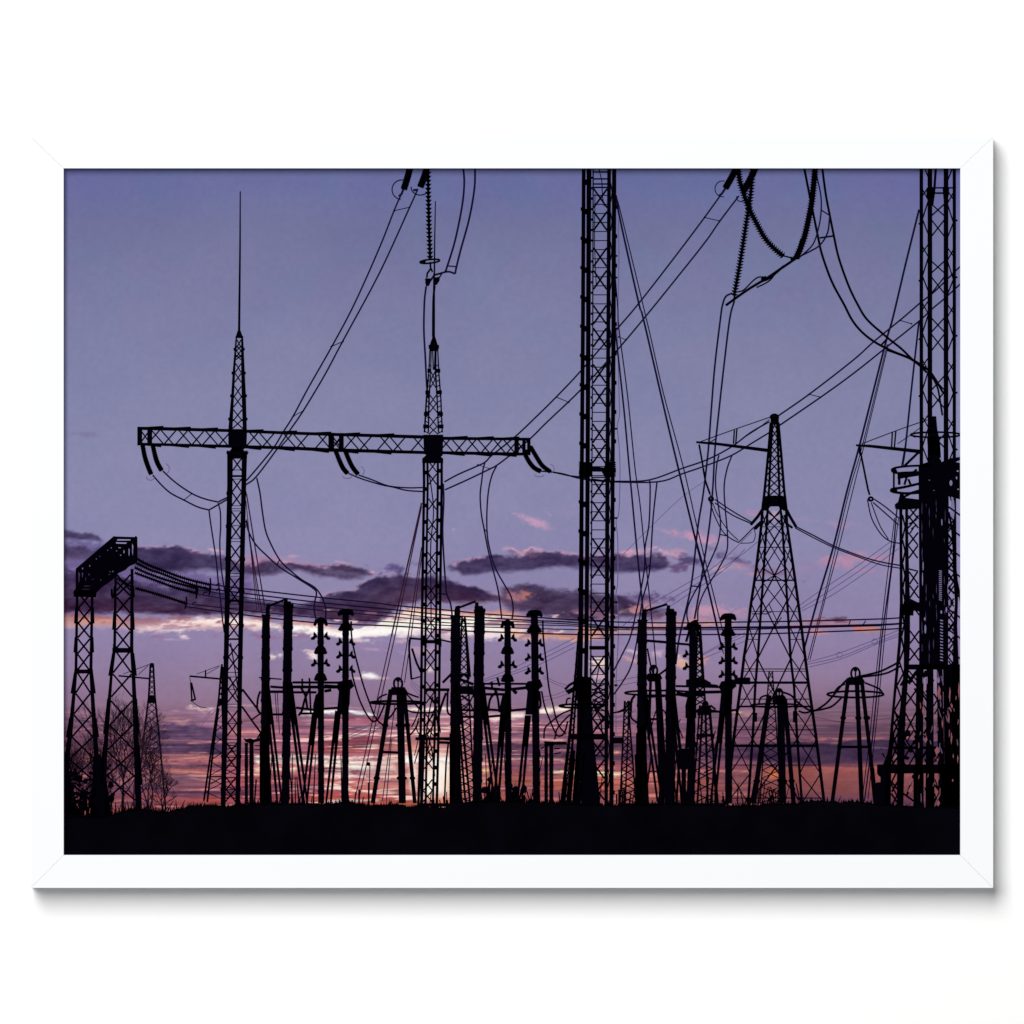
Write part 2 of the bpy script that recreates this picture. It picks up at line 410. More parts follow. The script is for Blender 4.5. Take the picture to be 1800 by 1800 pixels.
    streak([(275, 1261), (300, 1263), (318, 1268), (340, 1266)], 3, (228, 172, 160), 1, 3, .4)
    streak([(295, 1250), (320, 1251)], 1.5, (215, 170, 180), .8)
    bank([(112, 1262), (160, 1262)], [(112, 1272), (160, 1274)], (74, 62, 108), (90, 76, 118), .9, 4, 6, 3)
    bank([(262, 1276), (300, 1270), (340, 1272), (400, 1284)], [(262, 1302), (300, 1302), (400, 1302)], (88, 72, 122), (64, 50, 92), .95, 6, 3, 4)
    bank([(250, 1304), (400, 1306)], [(250, 1326), (400, 1328)], (62, 50, 96), (58, 44, 84), .98, 3, 3, 2)
    streak([(245, 1303), (300, 1302), (400, 1305)], 1.6, (196, 128, 142), .95, 1.5, .3)
    streak([(240, 1329), (300, 1328), (400, 1330)], 2.2, (214, 136, 118), 1, 1.5, .2)
    streak([(240, 1336), (300, 1337), (400, 1338)], 3, (206, 130, 118), .9, 3, .4)
    bank([(280, 1342), (400, 1344)], [(280, 1352), (400, 1352)], (86, 60, 92), (90, 56, 84), .9, 3, 3, 2)
    streak([(250, 1352), (320, 1355), (370, 1360), (400, 1358)], 3, (222, 140, 112), .95, 3, .3)
    bank([(112, 1290), (250, 1290)], [(112, 1340), (250, 1350)], (112, 76, 98), (140, 78, 76), .7, 8, 8, 5, .6)
    bank([(190, 1355), (300, 1358), (400, 1362)], [(190, 1388), (400, 1388)], (156, 104, 104), (136, 90, 104), .8, 5, 5, 3, .4)
    streak([(280, 1389), (400, 1389)], 1.5, (214, 150, 150), .9, 1, .2)
    bank([(280, 1391), (440, 1391)], [(280, 1400), (440, 1400)], (84, 52, 84), (100, 60, 88), .9, 2, 3, 1.5)
    bank([(112, 1400), (400, 1400)], [(112, 1440), (400, 1440)], (150, 72, 62), (160, 78, 62), .85, 4, 8, 3, .7)
    # ---------- centre: reddish bands and white-hot lines under the sun
    bank([(400, 1250), (560, 1254), (700, 1262), (800, 1252), (1000, 1262), (1100, 1272)], [(400, 1300), (700, 1292), (1000, 1296), (1100, 1296)], (154, 110, 134), (166, 100, 112), .6, 9, 9, 4)
    streak([(400, 1289), (440, 1288), (480, 1290)], 1.8, (222, 150, 130), .8)
    streak([(400, 1240), (440, 1240), (500, 1242)], 2, (210, 165, 165), .6)
    streak([(520, 1256), (545, 1253), (590, 1251), (620, 1252), (645, 1255), (668, 1261)], 3.2, WH, 1.15, 2, .1)
    bank([(560, 1258), (620, 1258), (680, 1264)], [(560, 1272), (620, 1272), (680, 1272)], (150, 88, 112), (162, 90, 104), .9, 3, 6, 2)
    streak([(690, 1248), (740, 1247), (800, 1246)], 3.2, (252, 232, 224), 1.1, 2, .2)
    streak([(850, 1260), (880, 1261), (900, 1258), (930, 1256)], 4, (252, 236, 224), 1.1, 2, .1)
    streak([(940, 1251), (970, 1248), (1010, 1244)], 5, (252, 234, 220), 1.1, 2, .1)
    streak([(1282, 1253), (1312, 1253)], 3, (236, 180, 168), .9); streak([(1300, 1255), (1328, 1254)], 4, (232, 168, 160), .9)
    bank([(540, 1292), (700, 1294), (800, 1296)], [(540, 1326), (700, 1328), (800, 1328)], (140, 70, 82), (152, 76, 78), .9, 3, 4, 2)
    streak([(545, 1296), (590, 1294), (615, 1291), (672, 1291)], 1.6, (252, 214, 204), 1, 1.5, .35)
    streak([(540, 1314), (590, 1313)], 1.4, (216, 140, 136), .8)
    streak([(840, 1302), (900, 1301), (950, 1300), (1000, 1302)], 1.8, (246, 190, 178), 1, 1.5, .3)
    bank([(840, 1304), (1000, 1306), (1130, 1308), (1330, 1306)], [(840, 1332), (1000, 1336), (1130, 1340), (1330, 1336)], (92, 62, 96), (74, 54, 94), .9, 3, 5, 3)
    streak([(845, 1337), (900, 1334), (1000, 1337)], 1.8, (250, 208, 186), 1, 2, .4)
    blob(885, 1346, 10, 6, 0, (236, 168, 104), .9, .7); blob(853, 1354, 12, 7, 0, (240, 196, 150), .9, .7); blob(933, 1351, 12, 8, 0, (232, 158, 116), .8, .7)
    blob(1084, 1322, 14, 6, 0, (244, 170, 128), .9, .7); blob(1150, 1322, 10, 5, 0, (232, 160, 140), .8, .7); blob(1190, 1322, 8, 8, 0, (226, 140, 116), .8, .7)
    streak([(960, 1358), (1000, 1357), (1060, 1360), (1105, 1362)], 3.6, (255, 226, 182), 1.05, 1.5, .1)
    streak([(1105, 1364), (1200, 1358), (1330, 1357)], 3, (236, 150, 124), .9, 2, .3)
    bank([(560, 1372), (700, 1374), (740, 1374)], [(560, 1392), (740, 1394)], (196, 128, 122), (180, 96, 90), .95, 3, 4, 2)
    bank([(840, 1362), (1000, 1366), (1130, 1368), (1340, 1364)], [(840, 1420), (1340, 1420)], (178, 98, 78), (148, 78, 80), .88, 4, 8, 3)
    bank([(540, 1394), (740, 1398)], [(540, 1424), (740, 1424)], (168, 72, 66), (178, 80, 58), .95, 4, 6, 2)
    for yy_, hh_, x_0, x_1 in ((1331, 2.6, 440, 725), (1340, 4.2, 440, 700), (1347, 3.4, 560, 700), (1352, 4.5, 600, 705), (1365, 3.4, 560, 705)):
        streak([(x_0, yy_-1), ((x_0+x_1)/2, yy_), (x_1, yy_+2)], hh_, (255, 242, 228), 1.1, 3, .45)
    streak([(440, 1352), (500, 1353), (530, 1352)], 4.5, (255, 222, 196), 1, 3, .3); streak([(420, 1358), (480, 1360)], 3, (250, 190, 150), .8)
    streak([(560, 1388), (590, 1386), (640, 1392), (655, 1391), (670, 1390), (690, 1393), (705, 1395)], 1.8, (255, 214, 190), 1, 2, .3)
    streak([(505, 1388), (530, 1386)], 2.6, (255, 200, 160), .9)
    k = ss((Y-1225)/60)*ss((1440-Y)/20)
    pk = k*ss(fbm(X, Y, 66, 7, 21, 4)*5+.05)*(.5-.25*np.exp(-((X-690)/200)**2))
    c = c*(1-pk[..., None]) + np.array([92., 66, 98])*pk[..., None]
    ctr = np.exp(-((X-690)/230)**2)
    pk = k*ss(fbm(X, Y, 50, 3.4, 27, 3)*6-.9+ctr*.5)*(.7+.25*ctr)
    c = c*(1-pk[..., None]) + (np.array([226., 154, 144])+ctr[..., None]*np.array([26., 66, 70]))*pk[..., None]
    c = c*(1+(k*N5*.7)[..., None]*np.array([1.15, 1.0, .9])) + (k*(N5*16+N3*8))[..., None]*np.array([1.2, .6, .3])
    k = k*(ss((430-X)/160)+ss((X-1090)/200))*.28
    c = c*(1-k[..., None]) + np.array([104., 74, 98])*k[..., None]
    # sun glare, strung out vertically behind the mast
    def glow(cx, cy, rx, ry, col, a, p=2.0):
        d = np.sqrt(((X-cx)/rx)**2+((Y-cy)/ry)**2)
        over(np.exp(-d**p)*a, np.asarray(col, float))
    glow(765, 1352, 78, 64, (240, 166, 150), .6)
    glow(735, 1330, 40, 30, (246, 200, 180), .5)
    streak([(700, 1335), (760, 1336), (815, 1337)], 6, WH, 1.1, 2, .1)
    glow(776, 1368, 21, 40, (255, 250, 240), 1.15, 2.4)
    glow(752, 1380, 15, 28, (255, 246, 234), 1.0, 2.4)
    glow(726, 1368, 7, 26, (255, 240, 222), .9, 3)
    glow(800, 1378, 24, 20, (250, 190, 160), .6)
    glow(775, 1408, 26, 8, (220, 110, 70), .6)
    # ---------- right side: long dark bank over the salmon horizon
    streak([(1420, 1299), (1480, 1300), (1560, 1298)], 2.5, (196, 120, 122), .7, 3)
    bank([(1310, 1310), (1400, 1303), (1440, 1306), (1470, 1309), (1500, 1299), (1560, 1300), (1700, 1302)], [(1310, 1338), (1430, 1346), (1560, 1342), (1700, 1340)],
         (64, 50, 88), (72, 50, 90), 1, 3, 6, 3, .1)
    streak([(1500, 1312), (1570, 1316)], 1.5, (128, 92, 122), .9, 1)
    streak([(1420, 1350), (1490, 1352), (1560, 1350)], 3, (200, 106, 98), .9, 2, .2)
    bank([(1330, 1346), (1560, 1350), (1700, 1346)], [(1330, 1404), (1700, 1404)], (158, 88, 84), (122, 68, 72), .9, 4, 6, 2)
    bank([(1400, 1394), (1700, 1394)], [(1400, 1416), (1700, 1416)], (124, 74, 86), (98, 62, 92), .8, 5, 5, 2)
    blob(1360, 1362, 18, 12, 0, (236, 130, 74), .8, .7); blob(1648, 1324, 10, 10, 0, (226, 116, 110), .8, .6); blob(1578, 1332, 14, 8, 0, (226, 130, 116), .7, .6)
    return c

def axis(segs):
    out = []
    for a, b, st in segs: out += list(np.arange(a, b, st))
    return np.array(out + [segs[-1][1]])
gx = axis([(IX0-4, IX1+4, 1.75)])
gy = axis([(IY0-4, 880, 5.0), (880, 1060, 2.0), (1060, 1425, 1.25), (1425, IY1+4, 12)])
GX, GY = np.meshgrid(gx, gy)
col = sky(GX, GY)
clin = np.clip(lin(np.clip(col, 0, 255)) / GAIN, 0, .93)
ny, nx = GX.shape
co_ = np.empty((ny*nx, 3)); co_[:, 0] = wx(GX).ravel(); co_[:, 1] = RECESS; co_[:, 2] = wz(GY).ravel()
idx = np.arange(ny*nx).reshape(ny, nx)
fc = np.stack([idx[1:, :-1], idx[1:, 1:], idx[:-1, 1:], idx[:-1, :-1]], -1).reshape(-1, 4)
me = bpy.data.meshes.new('print')
me.vertices.add(ny*nx); me.vertices.foreach_set('co', co_.ravel())
me.loops.add(fc.size); me.loops.foreach_set('vertex_index', fc.ravel().astype(np.int32))
me.polygons.add(len(fc)); me.polygons.foreach_set('loop_start', (np.arange(len(fc))*4).astype(np.int32))
me.update(calc_edges=True)
ca = me.color_attributes.new('ink', 'FLOAT_COLOR', 'POINT')
rgba = np.ones((ny*nx, 4), np.float32); rgba[:, :3] = clin.reshape(-1, 3)
ca.data.foreach_set('color', rgba.ravel())
mp = bpy.data.materials.new('printed_paper'); mp.use_nodes = True
nt = mp.node_tree; bs = nt.nodes['Principled BSDF']
bs.inputs['Roughness'].default_value = .9; bs.inputs['Specular IOR Level'].default_value = 0
at = nt.nodes.new('ShaderNodeAttribute'); at.attribute_name = 'ink'
tc = nt.nodes.new('ShaderNodeTexCoord')
no = nt.nodes.new('ShaderNodeTexNoise'); no.inputs['Scale'].default_value = 420; no.inputs['Detail'].default_value = 3
nt.links.new(tc.outputs['Object'], no.inputs['Vector'])
mr = nt.nodes.new('ShaderNodeMapRange'); mr.inputs['To Min'].default_value = .93; mr.inputs['To Max'].default_value = 1.07
nt.links.new(no.outputs['Fac'], mr.inputs['Value'])
vm = nt.nodes.new('ShaderNodeVectorMath'); vm.operation = 'SCALE'
nt.links.new(at.outputs['Color'], vm.inputs[0]); nt.links.new(mr.outputs['Result'], vm.inputs['Scale'])
nt.links.new(vm.outputs['Vector'], bs.inputs['Base Color'])
me.materials.append(mp)
sheet = bpy.data.objects.new('print', me); C.objects.link(sheet); sheet.parent = pic
sheet['label'] = 'matte paper print, violet sky above glowing sunset clouds'

# ------------------------------------------------------------------ printed motifs (each its own sub-part of the print)
def new(): return MB()
def put(m, name, label, material=M_BLACK, step=1): return m.build(name, material, sheet, label, step)
R = random.Random(11)

# ---- thin far wires and cables first (lowest layers)
def wire(label, lines, material=M_BLACK, spacers=(), name='power_line'):
    n = len(lines)
    for i, (pts, wd) in enumerate(lines):
        m = new(); m.curve(pts, wd)
        put(m, name, label, material, 1 if i == 0 else 0)
    for a, b, wd in spacers:
        m = new(); m.line([a, b], wd)
        if wd < 1.5: m.disc(a[0], a[1], 1.6); m.disc(b[0], b[1], 1.6)
        put(m, 'spacer', 'small spacer bar between the ' + label, material, 0)

wire('faint distant wires rising to the right tower', [
    ([(1095, 1100), (1140, 1065), (1200, 1030), (1260, 993), (1322, 935)], 1.1), ([(1100, 1108), (1170, 1060), (1240, 1017), (1300, 978), (1335, 950)], 1.1),
    ([(1110, 1108), (1190, 1058), (1270, 1004), (1310, 965)], 1.1), ([(1090, 980), (1150, 920), (1200, 873), (1240, 845)], .8),
    ([(1406, 1064), (1440, 1040), (1500, 1000), (1566, 952)], 1.1), ([(1408, 1070), (1450, 1044), (1510, 1004), (1570, 960)], 1.1), ([(1410, 1074), (1460, 1048), (1520, 1008), (1580, 964)], 1.1),
    ([(850, 1198), (905, 1180), (960, 1155), (1014, 1128)], 1.1), ([(855, 1202), (925, 1177), (960, 1163), (1010, 1138)], 1.1), ([(850, 1195), (900, 1175), (950, 1152), (1010, 1122)], 1.0),
    ([(1080, 1198), (1120, 1190)], 1), ([(1080, 1207), (1120, 1199)], 1), ([(1080, 1265), (1118, 1250)], .9), ([(1080, 1262), (1118, 1248)], .9),
    ([(1235, 1152), (1262, 1138), (1310, 1118)], 1), ([(1235, 1158), (1265, 1146), (1312, 1126)], 1), ([(1235, 1150), (1264, 1134), (1310, 1112)], .9),
    ([(1420, 1164), (1470, 1150), (1530, 1128), (1580, 1108)], 1.1), ([(1420, 1168), (1476, 1155), (1532, 1133), (1580, 1114)], 1.1), ([(1422, 1173), (1480, 1158), (1545, 1131), (1582, 1118)], 1.1),
    ([(721, 1198), (738, 1216)], .8), ([(723, 1196), (738, 1209)], .8), ([(720, 1202), (738, 1224)], .8),
    ([(955, 1192), (975, 1202), (995, 1210)], .9), ([(955, 1188), (980, 1200), (998, 1205)], .9), ([(955, 1225), (975, 1222), (1000, 1212)], .9), ([(955, 1232), (980, 1226), (1003, 1218)], .9),
    ([(352, 1277), (365, 1262), (378, 1250)], .9), ([(348, 1274), (362, 1260), (372, 1248)], .8),
    ([(862, 1282), (885, 1270)], .8), ([(862, 1286), (885, 1274)], .8),
], M_FAINT)
wire('faint far wires low above the horizon', [
    ([(1430, 1260), (1470, 1268), (1510, 1274)], 1), ([(1430, 1265), (1500, 1270), (1570, 1262)], .9), ([(1428, 1282), (1500, 1286), (1565, 1276)], 1), ([(1430, 1286), (1510, 1290), (1565, 1282)], .9),
    ([(600, 1298), (640, 1280), (668, 1262)], .9), ([(605, 1300), (645, 1284), (670, 1270)], .9), ([(612, 1302), (650, 1290), (672, 1276)], .9),
], M_MAUVE)
for cx, cy in ((1476, 1151), (1538, 1128)):
    m = new(); m.arc(cx, cy, 5, 4.5, 1.0)
    put(m, 'spacer_damper', 'small ring spacer on a faint distant wire', M_FAINT)

wire('fine cable running down the centre mast', [
    ([(1087, 385), (1088, 450), (1087, 520), (1086, 600), (1088.5, 700), (1089, 730), (1085, 750), (1088, 780), (1090, 830), (1088, 900), (1083, 916), (1086, 950), (1086, 1020), (1083, 1045), (1086, 1065), (1087, 1120), (1083, 1200), (1083, 1290)], 1.2)], M_FAINT, name='cable')

# ---- guy wires
def guys(label, L, material=M_DUSK): return wire(label, [([a, b], wd) for a, b, wd in L], material, name='guy_wire')
guys('guy wires leaning away below the left mast', [((433, 868), (465, 1067), 1.8), ((432, 880), (451, 1072), 1.2), ((433, 913), (460, 1076), 1.6), ((437, 940), (455, 1070), 1.2),
      ((483, 1215), (487, 1270), 1.2), ((487, 1215), (491, 1290), 1.2)])
guys('guy wires left of the second mast', [((741, 884), (688, 1118), 2.2), ((688, 1118), (623, 1408), 1.5), ((741, 890), (694, 1118), 1.6), ((694, 1118), (630, 1408), 1.5),
      ((741, 962), (717, 1120), 1.6), ((717, 1120), (704, 1200), 1.3), ((744, 955), (723, 1115), 1.4), ((723, 1115), (711, 1200), 1.3), ((694, 1240), (672, 1408), 1.3), ((688, 1300), (679, 1408), 1.3)])
wire('thick guy cable falling right from the centre mast', [
    ([(1083, 343), (1090, 385), (1123, 533), (1131, 560), (1168, 720), (1191.7, 820), (1223, 950), (1244, 1030), (1268, 1135)], 2.7),
    ([(1085, 350), (1094, 385), (1141, 580), (1166, 690), (1201, 820), (1228, 937), (1262, 1075), (1274, 1120)], 1.6),
    ([(1190, 815), (1219, 930), (1238, 1000), (1258, 1090), (1272, 1150)], 1.3),
], M_NAVY, name='guy_wire')
wire('pair of guy cables beside the centre mast', [
    ([(1081, 480), (1086, 540), (1088, 577), (1103, 693), (1116, 820), (1125, 885), (1133, 965), (1147, 1100), (1154, 1175)], 1.7),
    ([(1083, 575), (1083.3, 593), (1096.7, 718), (1106, 820), (1120, 970), (1129, 1058), (1130, 1075)], 2.4),
], M_NAVY, name='guy_wire')
wire('long triple guy cable left of the right-hand mast', [
    ([(1616, 368), (1592, 465), (1569.5, 560), (1556, 607), (1512, 780), (1490, 860), (1465, 962), (1438, 1053), (1414, 1140)], 2.8),
    ([(1560, 605), (1516, 784), (1494, 860), (1468, 970), (1448, 1053), (1420, 1161)], 1.3),
    ([(1562, 605), (1520, 780), (1500, 860), (1473, 970), (1452, 1048), (1424, 1160)], 1.3),
], M_NAVY, name='guy_wire')
wire('short guy cable close to the right-hand mast', [
    ([(1615.8, 564), (1603, 680), (1591.7, 788), (1587, 818)], 2.6), ([(1592, 780), (1585, 820)], 1.4),
    ([(1577, 895), (1568, 990), (1551.7, 1112), (1546.7, 1165), (1534, 1297), (1520, 1408)], 2.0),
    ([(1573, 910), (1558, 1030), (1541, 1180), (1529, 1297), (1516, 1405)], 1.3), ([(1580, 910), (1562, 1050), (1548, 1200), (1538, 1297), (1526, 1405)], 1.3),
], M_NAVY, name='guy_wire')

# ---- conductors
wire('twin conductors from the left insulators to the mast', [
    ([(268, 835), (283, 852), (300, 867), (323, 879), (347, 891), (367, 896.5)], 2.2), ([(286, 828), (308, 848), (337, 867.5), (360, 877), (383, 882.5)], 2.2),
    ([(367, 896.5), (399, 878)], 2.2), ([(383, 882.5), (400, 874)], 2.2)], M_NAVY, [((323, 879), (337, 867.5), 1.2)])
wire('twin droppers hanging left of the left mast', [
    ([(367, 897), (370, 920), (375, 953), (380, 987), (383, 1020), (387, 1053), (391, 1090), (394, 1112)], 2.0),
    ([(383, 884), (387, 900), (387.5, 928), (386, 953), (387.5, 987), (391, 1017), (395, 1040)], 2.0)], M_NAVY, name='dropper_wire')
wire('twin conductors sagging between the two portal masts', [
    ([(612, 832), (636.7, 842), (670, 852), (690, 856), (715, 862), (743, 864)], 2.0), ([(630, 835), (653, 843), (677, 852.5), (695, 856), (720, 857.5), (743, 857)], 2.0)], M_NAVY)
wire('twin conductors climbing steeply from the left mast to the top', [
    ([(708, 335), (693, 369), (666.7, 435.6), (622, 535.6), (582.5, 610), (541.7, 681.7), (515, 731.7), (499, 757), (480, 788), (450, 825), (432.5, 845)], 2.2),
    ([(733, 335), (720, 364), (666.7, 480), (602, 600), (570, 660), (533, 721.7), (509, 756.7), (485, 791.7), (450, 838), (432.5, 851.7)], 2.2)], M_NAVY,
    [((693, 370), (720, 364), 1.2), ((582, 609), (603, 600), 1.2), ((516, 731), (533, 722), 1.1)])
wire('twin conductors from the second mast up to the top right', [
    ([(781, 847), (805, 834), (837, 820), (853, 812), (865, 800), (905, 768), (940, 735), (978, 697.5), (1020, 653), (1083, 580), (1123, 533), (1190, 446.7), (1240, 380), (1271, 337)], 2.2),
    ([(782, 861), (820, 844), (861.7, 824), (873, 818), (897, 800), (932, 771), (961.7, 741.7), (1020, 686), (1081.7, 619), (1131.7, 560), (1186, 493), (1240, 425), (1265, 389), (1299, 344)], 2.2)], M_NAVY,
    [((978, 698), (1000, 707), 1.2), ((1239, 382), (1265, 388), 1.2), ((1088, 592), (1100, 597), 1.0), ((840, 817), (861, 824), .9)])
wire('twin droppers from the right end of the crossarm', [
    ([(853, 811), (849, 825), (847, 843), (844, 870), (846, 903), (851, 930), (858, 967), (867, 1003), (875, 1035), (879, 1062), (882, 1088)], 2.1),
    ([(873, 819), (865, 835), (859, 860), (856, 895), (856, 933), (860, 962), (870, 997), (885, 1025), (898, 1048), (902, 1070), (900, 1090)], 2.1)], M_NAVY, [((851, 930), (856, 935), 1.2)], name='dropper_wire')
wire('twin droppers curving right from the left mast', [
    ([(451, 840), (456.7, 866.7), (461, 900), (466.7, 933), (476.7, 958), (492, 985), (510, 1003), (530, 1019), (552, 1032), (563, 1045), (569, 1058), (572.5, 1072), (572, 1088)], 2.2),
    ([(432, 915), (437, 935), (450, 958), (470, 978), (492, 997.5), (520, 1015), (550, 1034), (556, 1043), (553, 1058), (552, 1072), (555, 1088)], 2.2)], M_NAVY, [((487, 993), (491, 984), 1.6)], name='dropper_wire')
wire('twin droppers falling along the second mast', [
    ([(749, 503), (746, 530), (745, 580), (747.5, 627), (750, 677), (753, 700)], 2.6), ([(764, 502), (761.5, 530), (761, 592)], 3.8),
    ([(779, 850), (780, 880), (778, 930), (780, 980), (784, 1036), (786, 1046), (792, 1062), (795, 1084)], 2.4), ([(752, 825), (757, 850), (762, 900), (757, 960), (757.5, 1060), (758, 1120)], 1.6)], M_NAVY,
    [((768, 1043), (785, 1045), 2)], name='dropper_wire')
wire('twin conductors hung from the top edge right of the bead string', [
    ([(814, 292), (816, 322), (812, 363), (800, 422), (787, 465), (782.5, 478)], 2.7), ([(835, 292), (834, 330), (825, 383), (810, 438), (802.5, 468), (800, 481)], 2.7),
    ([(757, 493), (763, 484), (772, 481), (782, 478), (790, 477.5), (800, 481)], 2.6), ([(766, 482), (776, 480), (774, 485), (769, 492)], 2)], M_NAVY, [((786, 467), (802, 468.5), 1.8)])
wire('twin conductors between centre mast and right-hand tower', [
    ([(966, 829), (990, 833), (1019, 841), (1050, 845), (1090, 846), (1142, 843.5), (1200, 823), (1243, 808), (1285, 786), (1320, 760), (1353, 741)], 2.1),
    ([(950, 828), (972, 830), (1000, 836), (1019, 838.5), (1060, 846), (1155, 847), (1200, 832.5), (1245, 817), (1287, 800), (1320, 780), (1353, 760)], 2.1)], M_NAVY)
wire('twin conductors rising right from the tower top', [
    ([(1368, 731), (1422.5, 693), (1500, 633), (1536.7, 600), (1588, 558), (1617, 533), (1640, 515), (1660, 496), (1684, 472), (1690, 468)], 2.2),
    ([(1370, 748), (1443, 698), (1500, 656.7), (1555, 613), (1615, 565), (1638.6, 543), (1659, 526), (1684, 503), (1690, 498)], 2.2)], M_NAVY,
    [((1423, 693), (1443, 698), 1.2), ((1583, 563), (1603, 569), 1.2)])
wire('twin droppers hanging right of the centre mast', [
    ([(1142, 843), (1143, 862), (1141, 920), (1134, 962), (1133, 998), (1126.7, 1037), (1118, 1078), (1108, 1120), (1095, 1148), (1079, 1179)], 2.1),
    ([(1155, 847), (1148, 912), (1143, 993), (1137.5, 1025), (1128, 1062), (1119, 1130), (1109, 1172), (1095, 1198), (1079, 1221)], 2.1)], M_NAVY, [((1134, 1000), (1143, 993), 1.6)], name='dropper_wire')
wire('long paired droppers from the rod at top right', [
    ([(1288, 515), (1276, 521), (1270, 537), (1266.6, 560), (1256.7, 643), (1250, 727), (1245, 793), (1236, 870), (1226.7, 928), (1215, 1030), (1195, 1117), (1188, 1168)], 2.5),
    ([(1291, 529), (1283, 560), (1271.7, 652), (1261.7, 743), (1256.7, 793), (1253, 860), (1246.7, 928), (1231, 1030), (1221, 1088)], 2.5)], M_NAVY, [((1215, 1030), (1231, 1031.5), 1.8), ((1246, 779), (1257, 772), 1.5)], name='dropper_wire')
wire('second pair of droppers in front of the lattice tower', [
    ([(1264, 800), (1260, 818), (1258, 853), (1263, 890), (1266.7, 920), (1262.5, 953), (1248, 988), (1233, 1020), (1213, 1057), (1207.5, 1078), (1210, 1094)], 2.0),
    ([(1287, 800), (1278, 825), (1273, 858), (1276, 905), (1279, 940), (1277.5, 970), (1263, 1000), (1240, 1037), (1228, 1067), (1226.7, 1092)], 2.0)], M_NAVY, [((1264, 939), (1278, 942), 1.6)], name='dropper_wire')
wire('heavy twin cables sweeping to the right-hand mast', [
    ([(1413, 290), (1422, 336), (1430, 376), (1438, 415), (1445.5, 448), (1462.6, 495), (1484, 535), (1498, 562), (1515, 583), (1538, 601), (1566.7, 616), (1598, 629), (1616.7, 642), (1630, 655)], 3.2, ),
    ([(1445, 290), (1452, 342), (1459.5, 381), (1466, 414), (1475, 454), (1492, 502), (1508, 535), (1525, 562), (1560, 593), (1585, 613), (1607, 634), (1631.7, 650), (1645, 667), (1658, 690)], 4.0),
    ([(1560, 615), (1580, 622), (1600, 630), (1618, 640)], 4.2),
    ([(1635, 655), (1648, 680), (1653, 705), (1657, 730)], 2.6)], M_BLACK, [((1441, 418), (1468, 414), 2.4), ((1548, 608), (1560, 595), 2.6)], name='power_line')
wire('slack jumpers looping to the rod at top right', [
    ([(1435, 305), (1443, 342), (1443.5, 373), (1439, 401), (1430, 428), (1414, 445), (1403, 454)], 2.0), ([(1459, 378), (1455, 409), (1442, 430), (1427, 440), (1407, 450)], 2.2)], M_NAVY,
    [((1444, 369), (1458, 378), 1.8)])
wire('slack conductors from the left arm of the lattice tower', [
    ([(1257, 878), (1290, 900), (1321.7, 918)], 1.8), ([(1257, 884), (1287, 905), (1320, 920)], 1.8), ([(1247, 878), (1257, 908), (1273, 937), (1295, 952), (1302, 950), (1325, 927)], 1.6),
    ([(1253, 884), (1262, 905), (1280, 932), (1298, 950)], 1.3), ([(1302, 955), (1323, 953), (1328, 940), (1325, 930)], 1.1)], M_NAVY)
wire('sagging conductors from the lattice tower to the right', [
    ([(1398, 925), (1430, 941), (1467, 960), (1517, 979), (1550, 988), (1583, 994)], 1.9), ([(1398, 928), (1430, 945), (1467, 963), (1517, 982), (1550, 993), (1583, 999)], 1.6)], M_NAVY)
wire('slack conductors left of the dark right-hand structure', [
    ([(1525, 878), (1533, 912), (1550, 940), (1566.7, 952), (1582, 955)], 1.7), ([(1531.7, 883), (1546.7, 923), (1562, 948)], 1.5),
    ([(1536.7, 877), (1558, 892), (1581, 911)], 1.8), ([(1535, 883), (1560, 905), (1580, 923)], 1.8)], M_NAVY)

# long bus conductors across the whole yard
bus = [[(367, 1027), (430, 1035), (560, 1050), (660, 1060), (700, 1065), (790, 1073), (850, 1079), (930, 1084.5), (1000, 1089), (1085, 1093.5), (1200, 1095), (1300, 1093.5), (1400, 1092), (1550, 1088), (1592, 1085)],
       [(367, 1035), (430, 1043), (560, 1059), (700, 1072.6), (790, 1081.7), (930, 1090.5), (1000, 1093.5), (1085, 1102), (1200, 1103), (1300, 1102.5), (1400, 1101), (1550, 1097.6), (1592, 1095)],
       [(345, 1036), (430, 1050), (560, 1066), (700, 1079), (790, 1088), (900, 1092.5), (1000, 1097), (1085, 1104), (1200, 1104.5), (1300, 1104), (1400, 1103), (1550, 1099), (1592, 1096)],
       [(345, 1044), (430, 1058), (560, 1072.6), (700, 1085), (790, 1095), (1000, 1100), (1085, 1106.7), (1200, 1107), (1300, 1106.7), (1400, 1104), (1550, 1100)],
       [(325, 1061), (430, 1073), (560, 1086), (700, 1094), (790, 1099.7), (900, 1104), (1000, 1106.5), (1085, 1109)],
       [(325, 1066), (430, 1081), (560, 1095), (700, 1101), (790, 1108), (900, 1112), (1000, 1115), (1085, 1115.7), (1200, 1115.7), (1300, 1115), (1400, 1112.5), (1550, 1106.7), (1592, 1104)]]
m = new()
for i, b in enumerate(bus): m.curve(b, 1.9 if i in (0, 1, 5) else 1.4)
m.line([(1495, 1091), (1492, 1101)], 1.4); m.line([(1522, 1091), (1517, 1099)], 1.4)
put(m, 'bus_conductor', 'six parallel wires running right across the yard', M_NAVY)

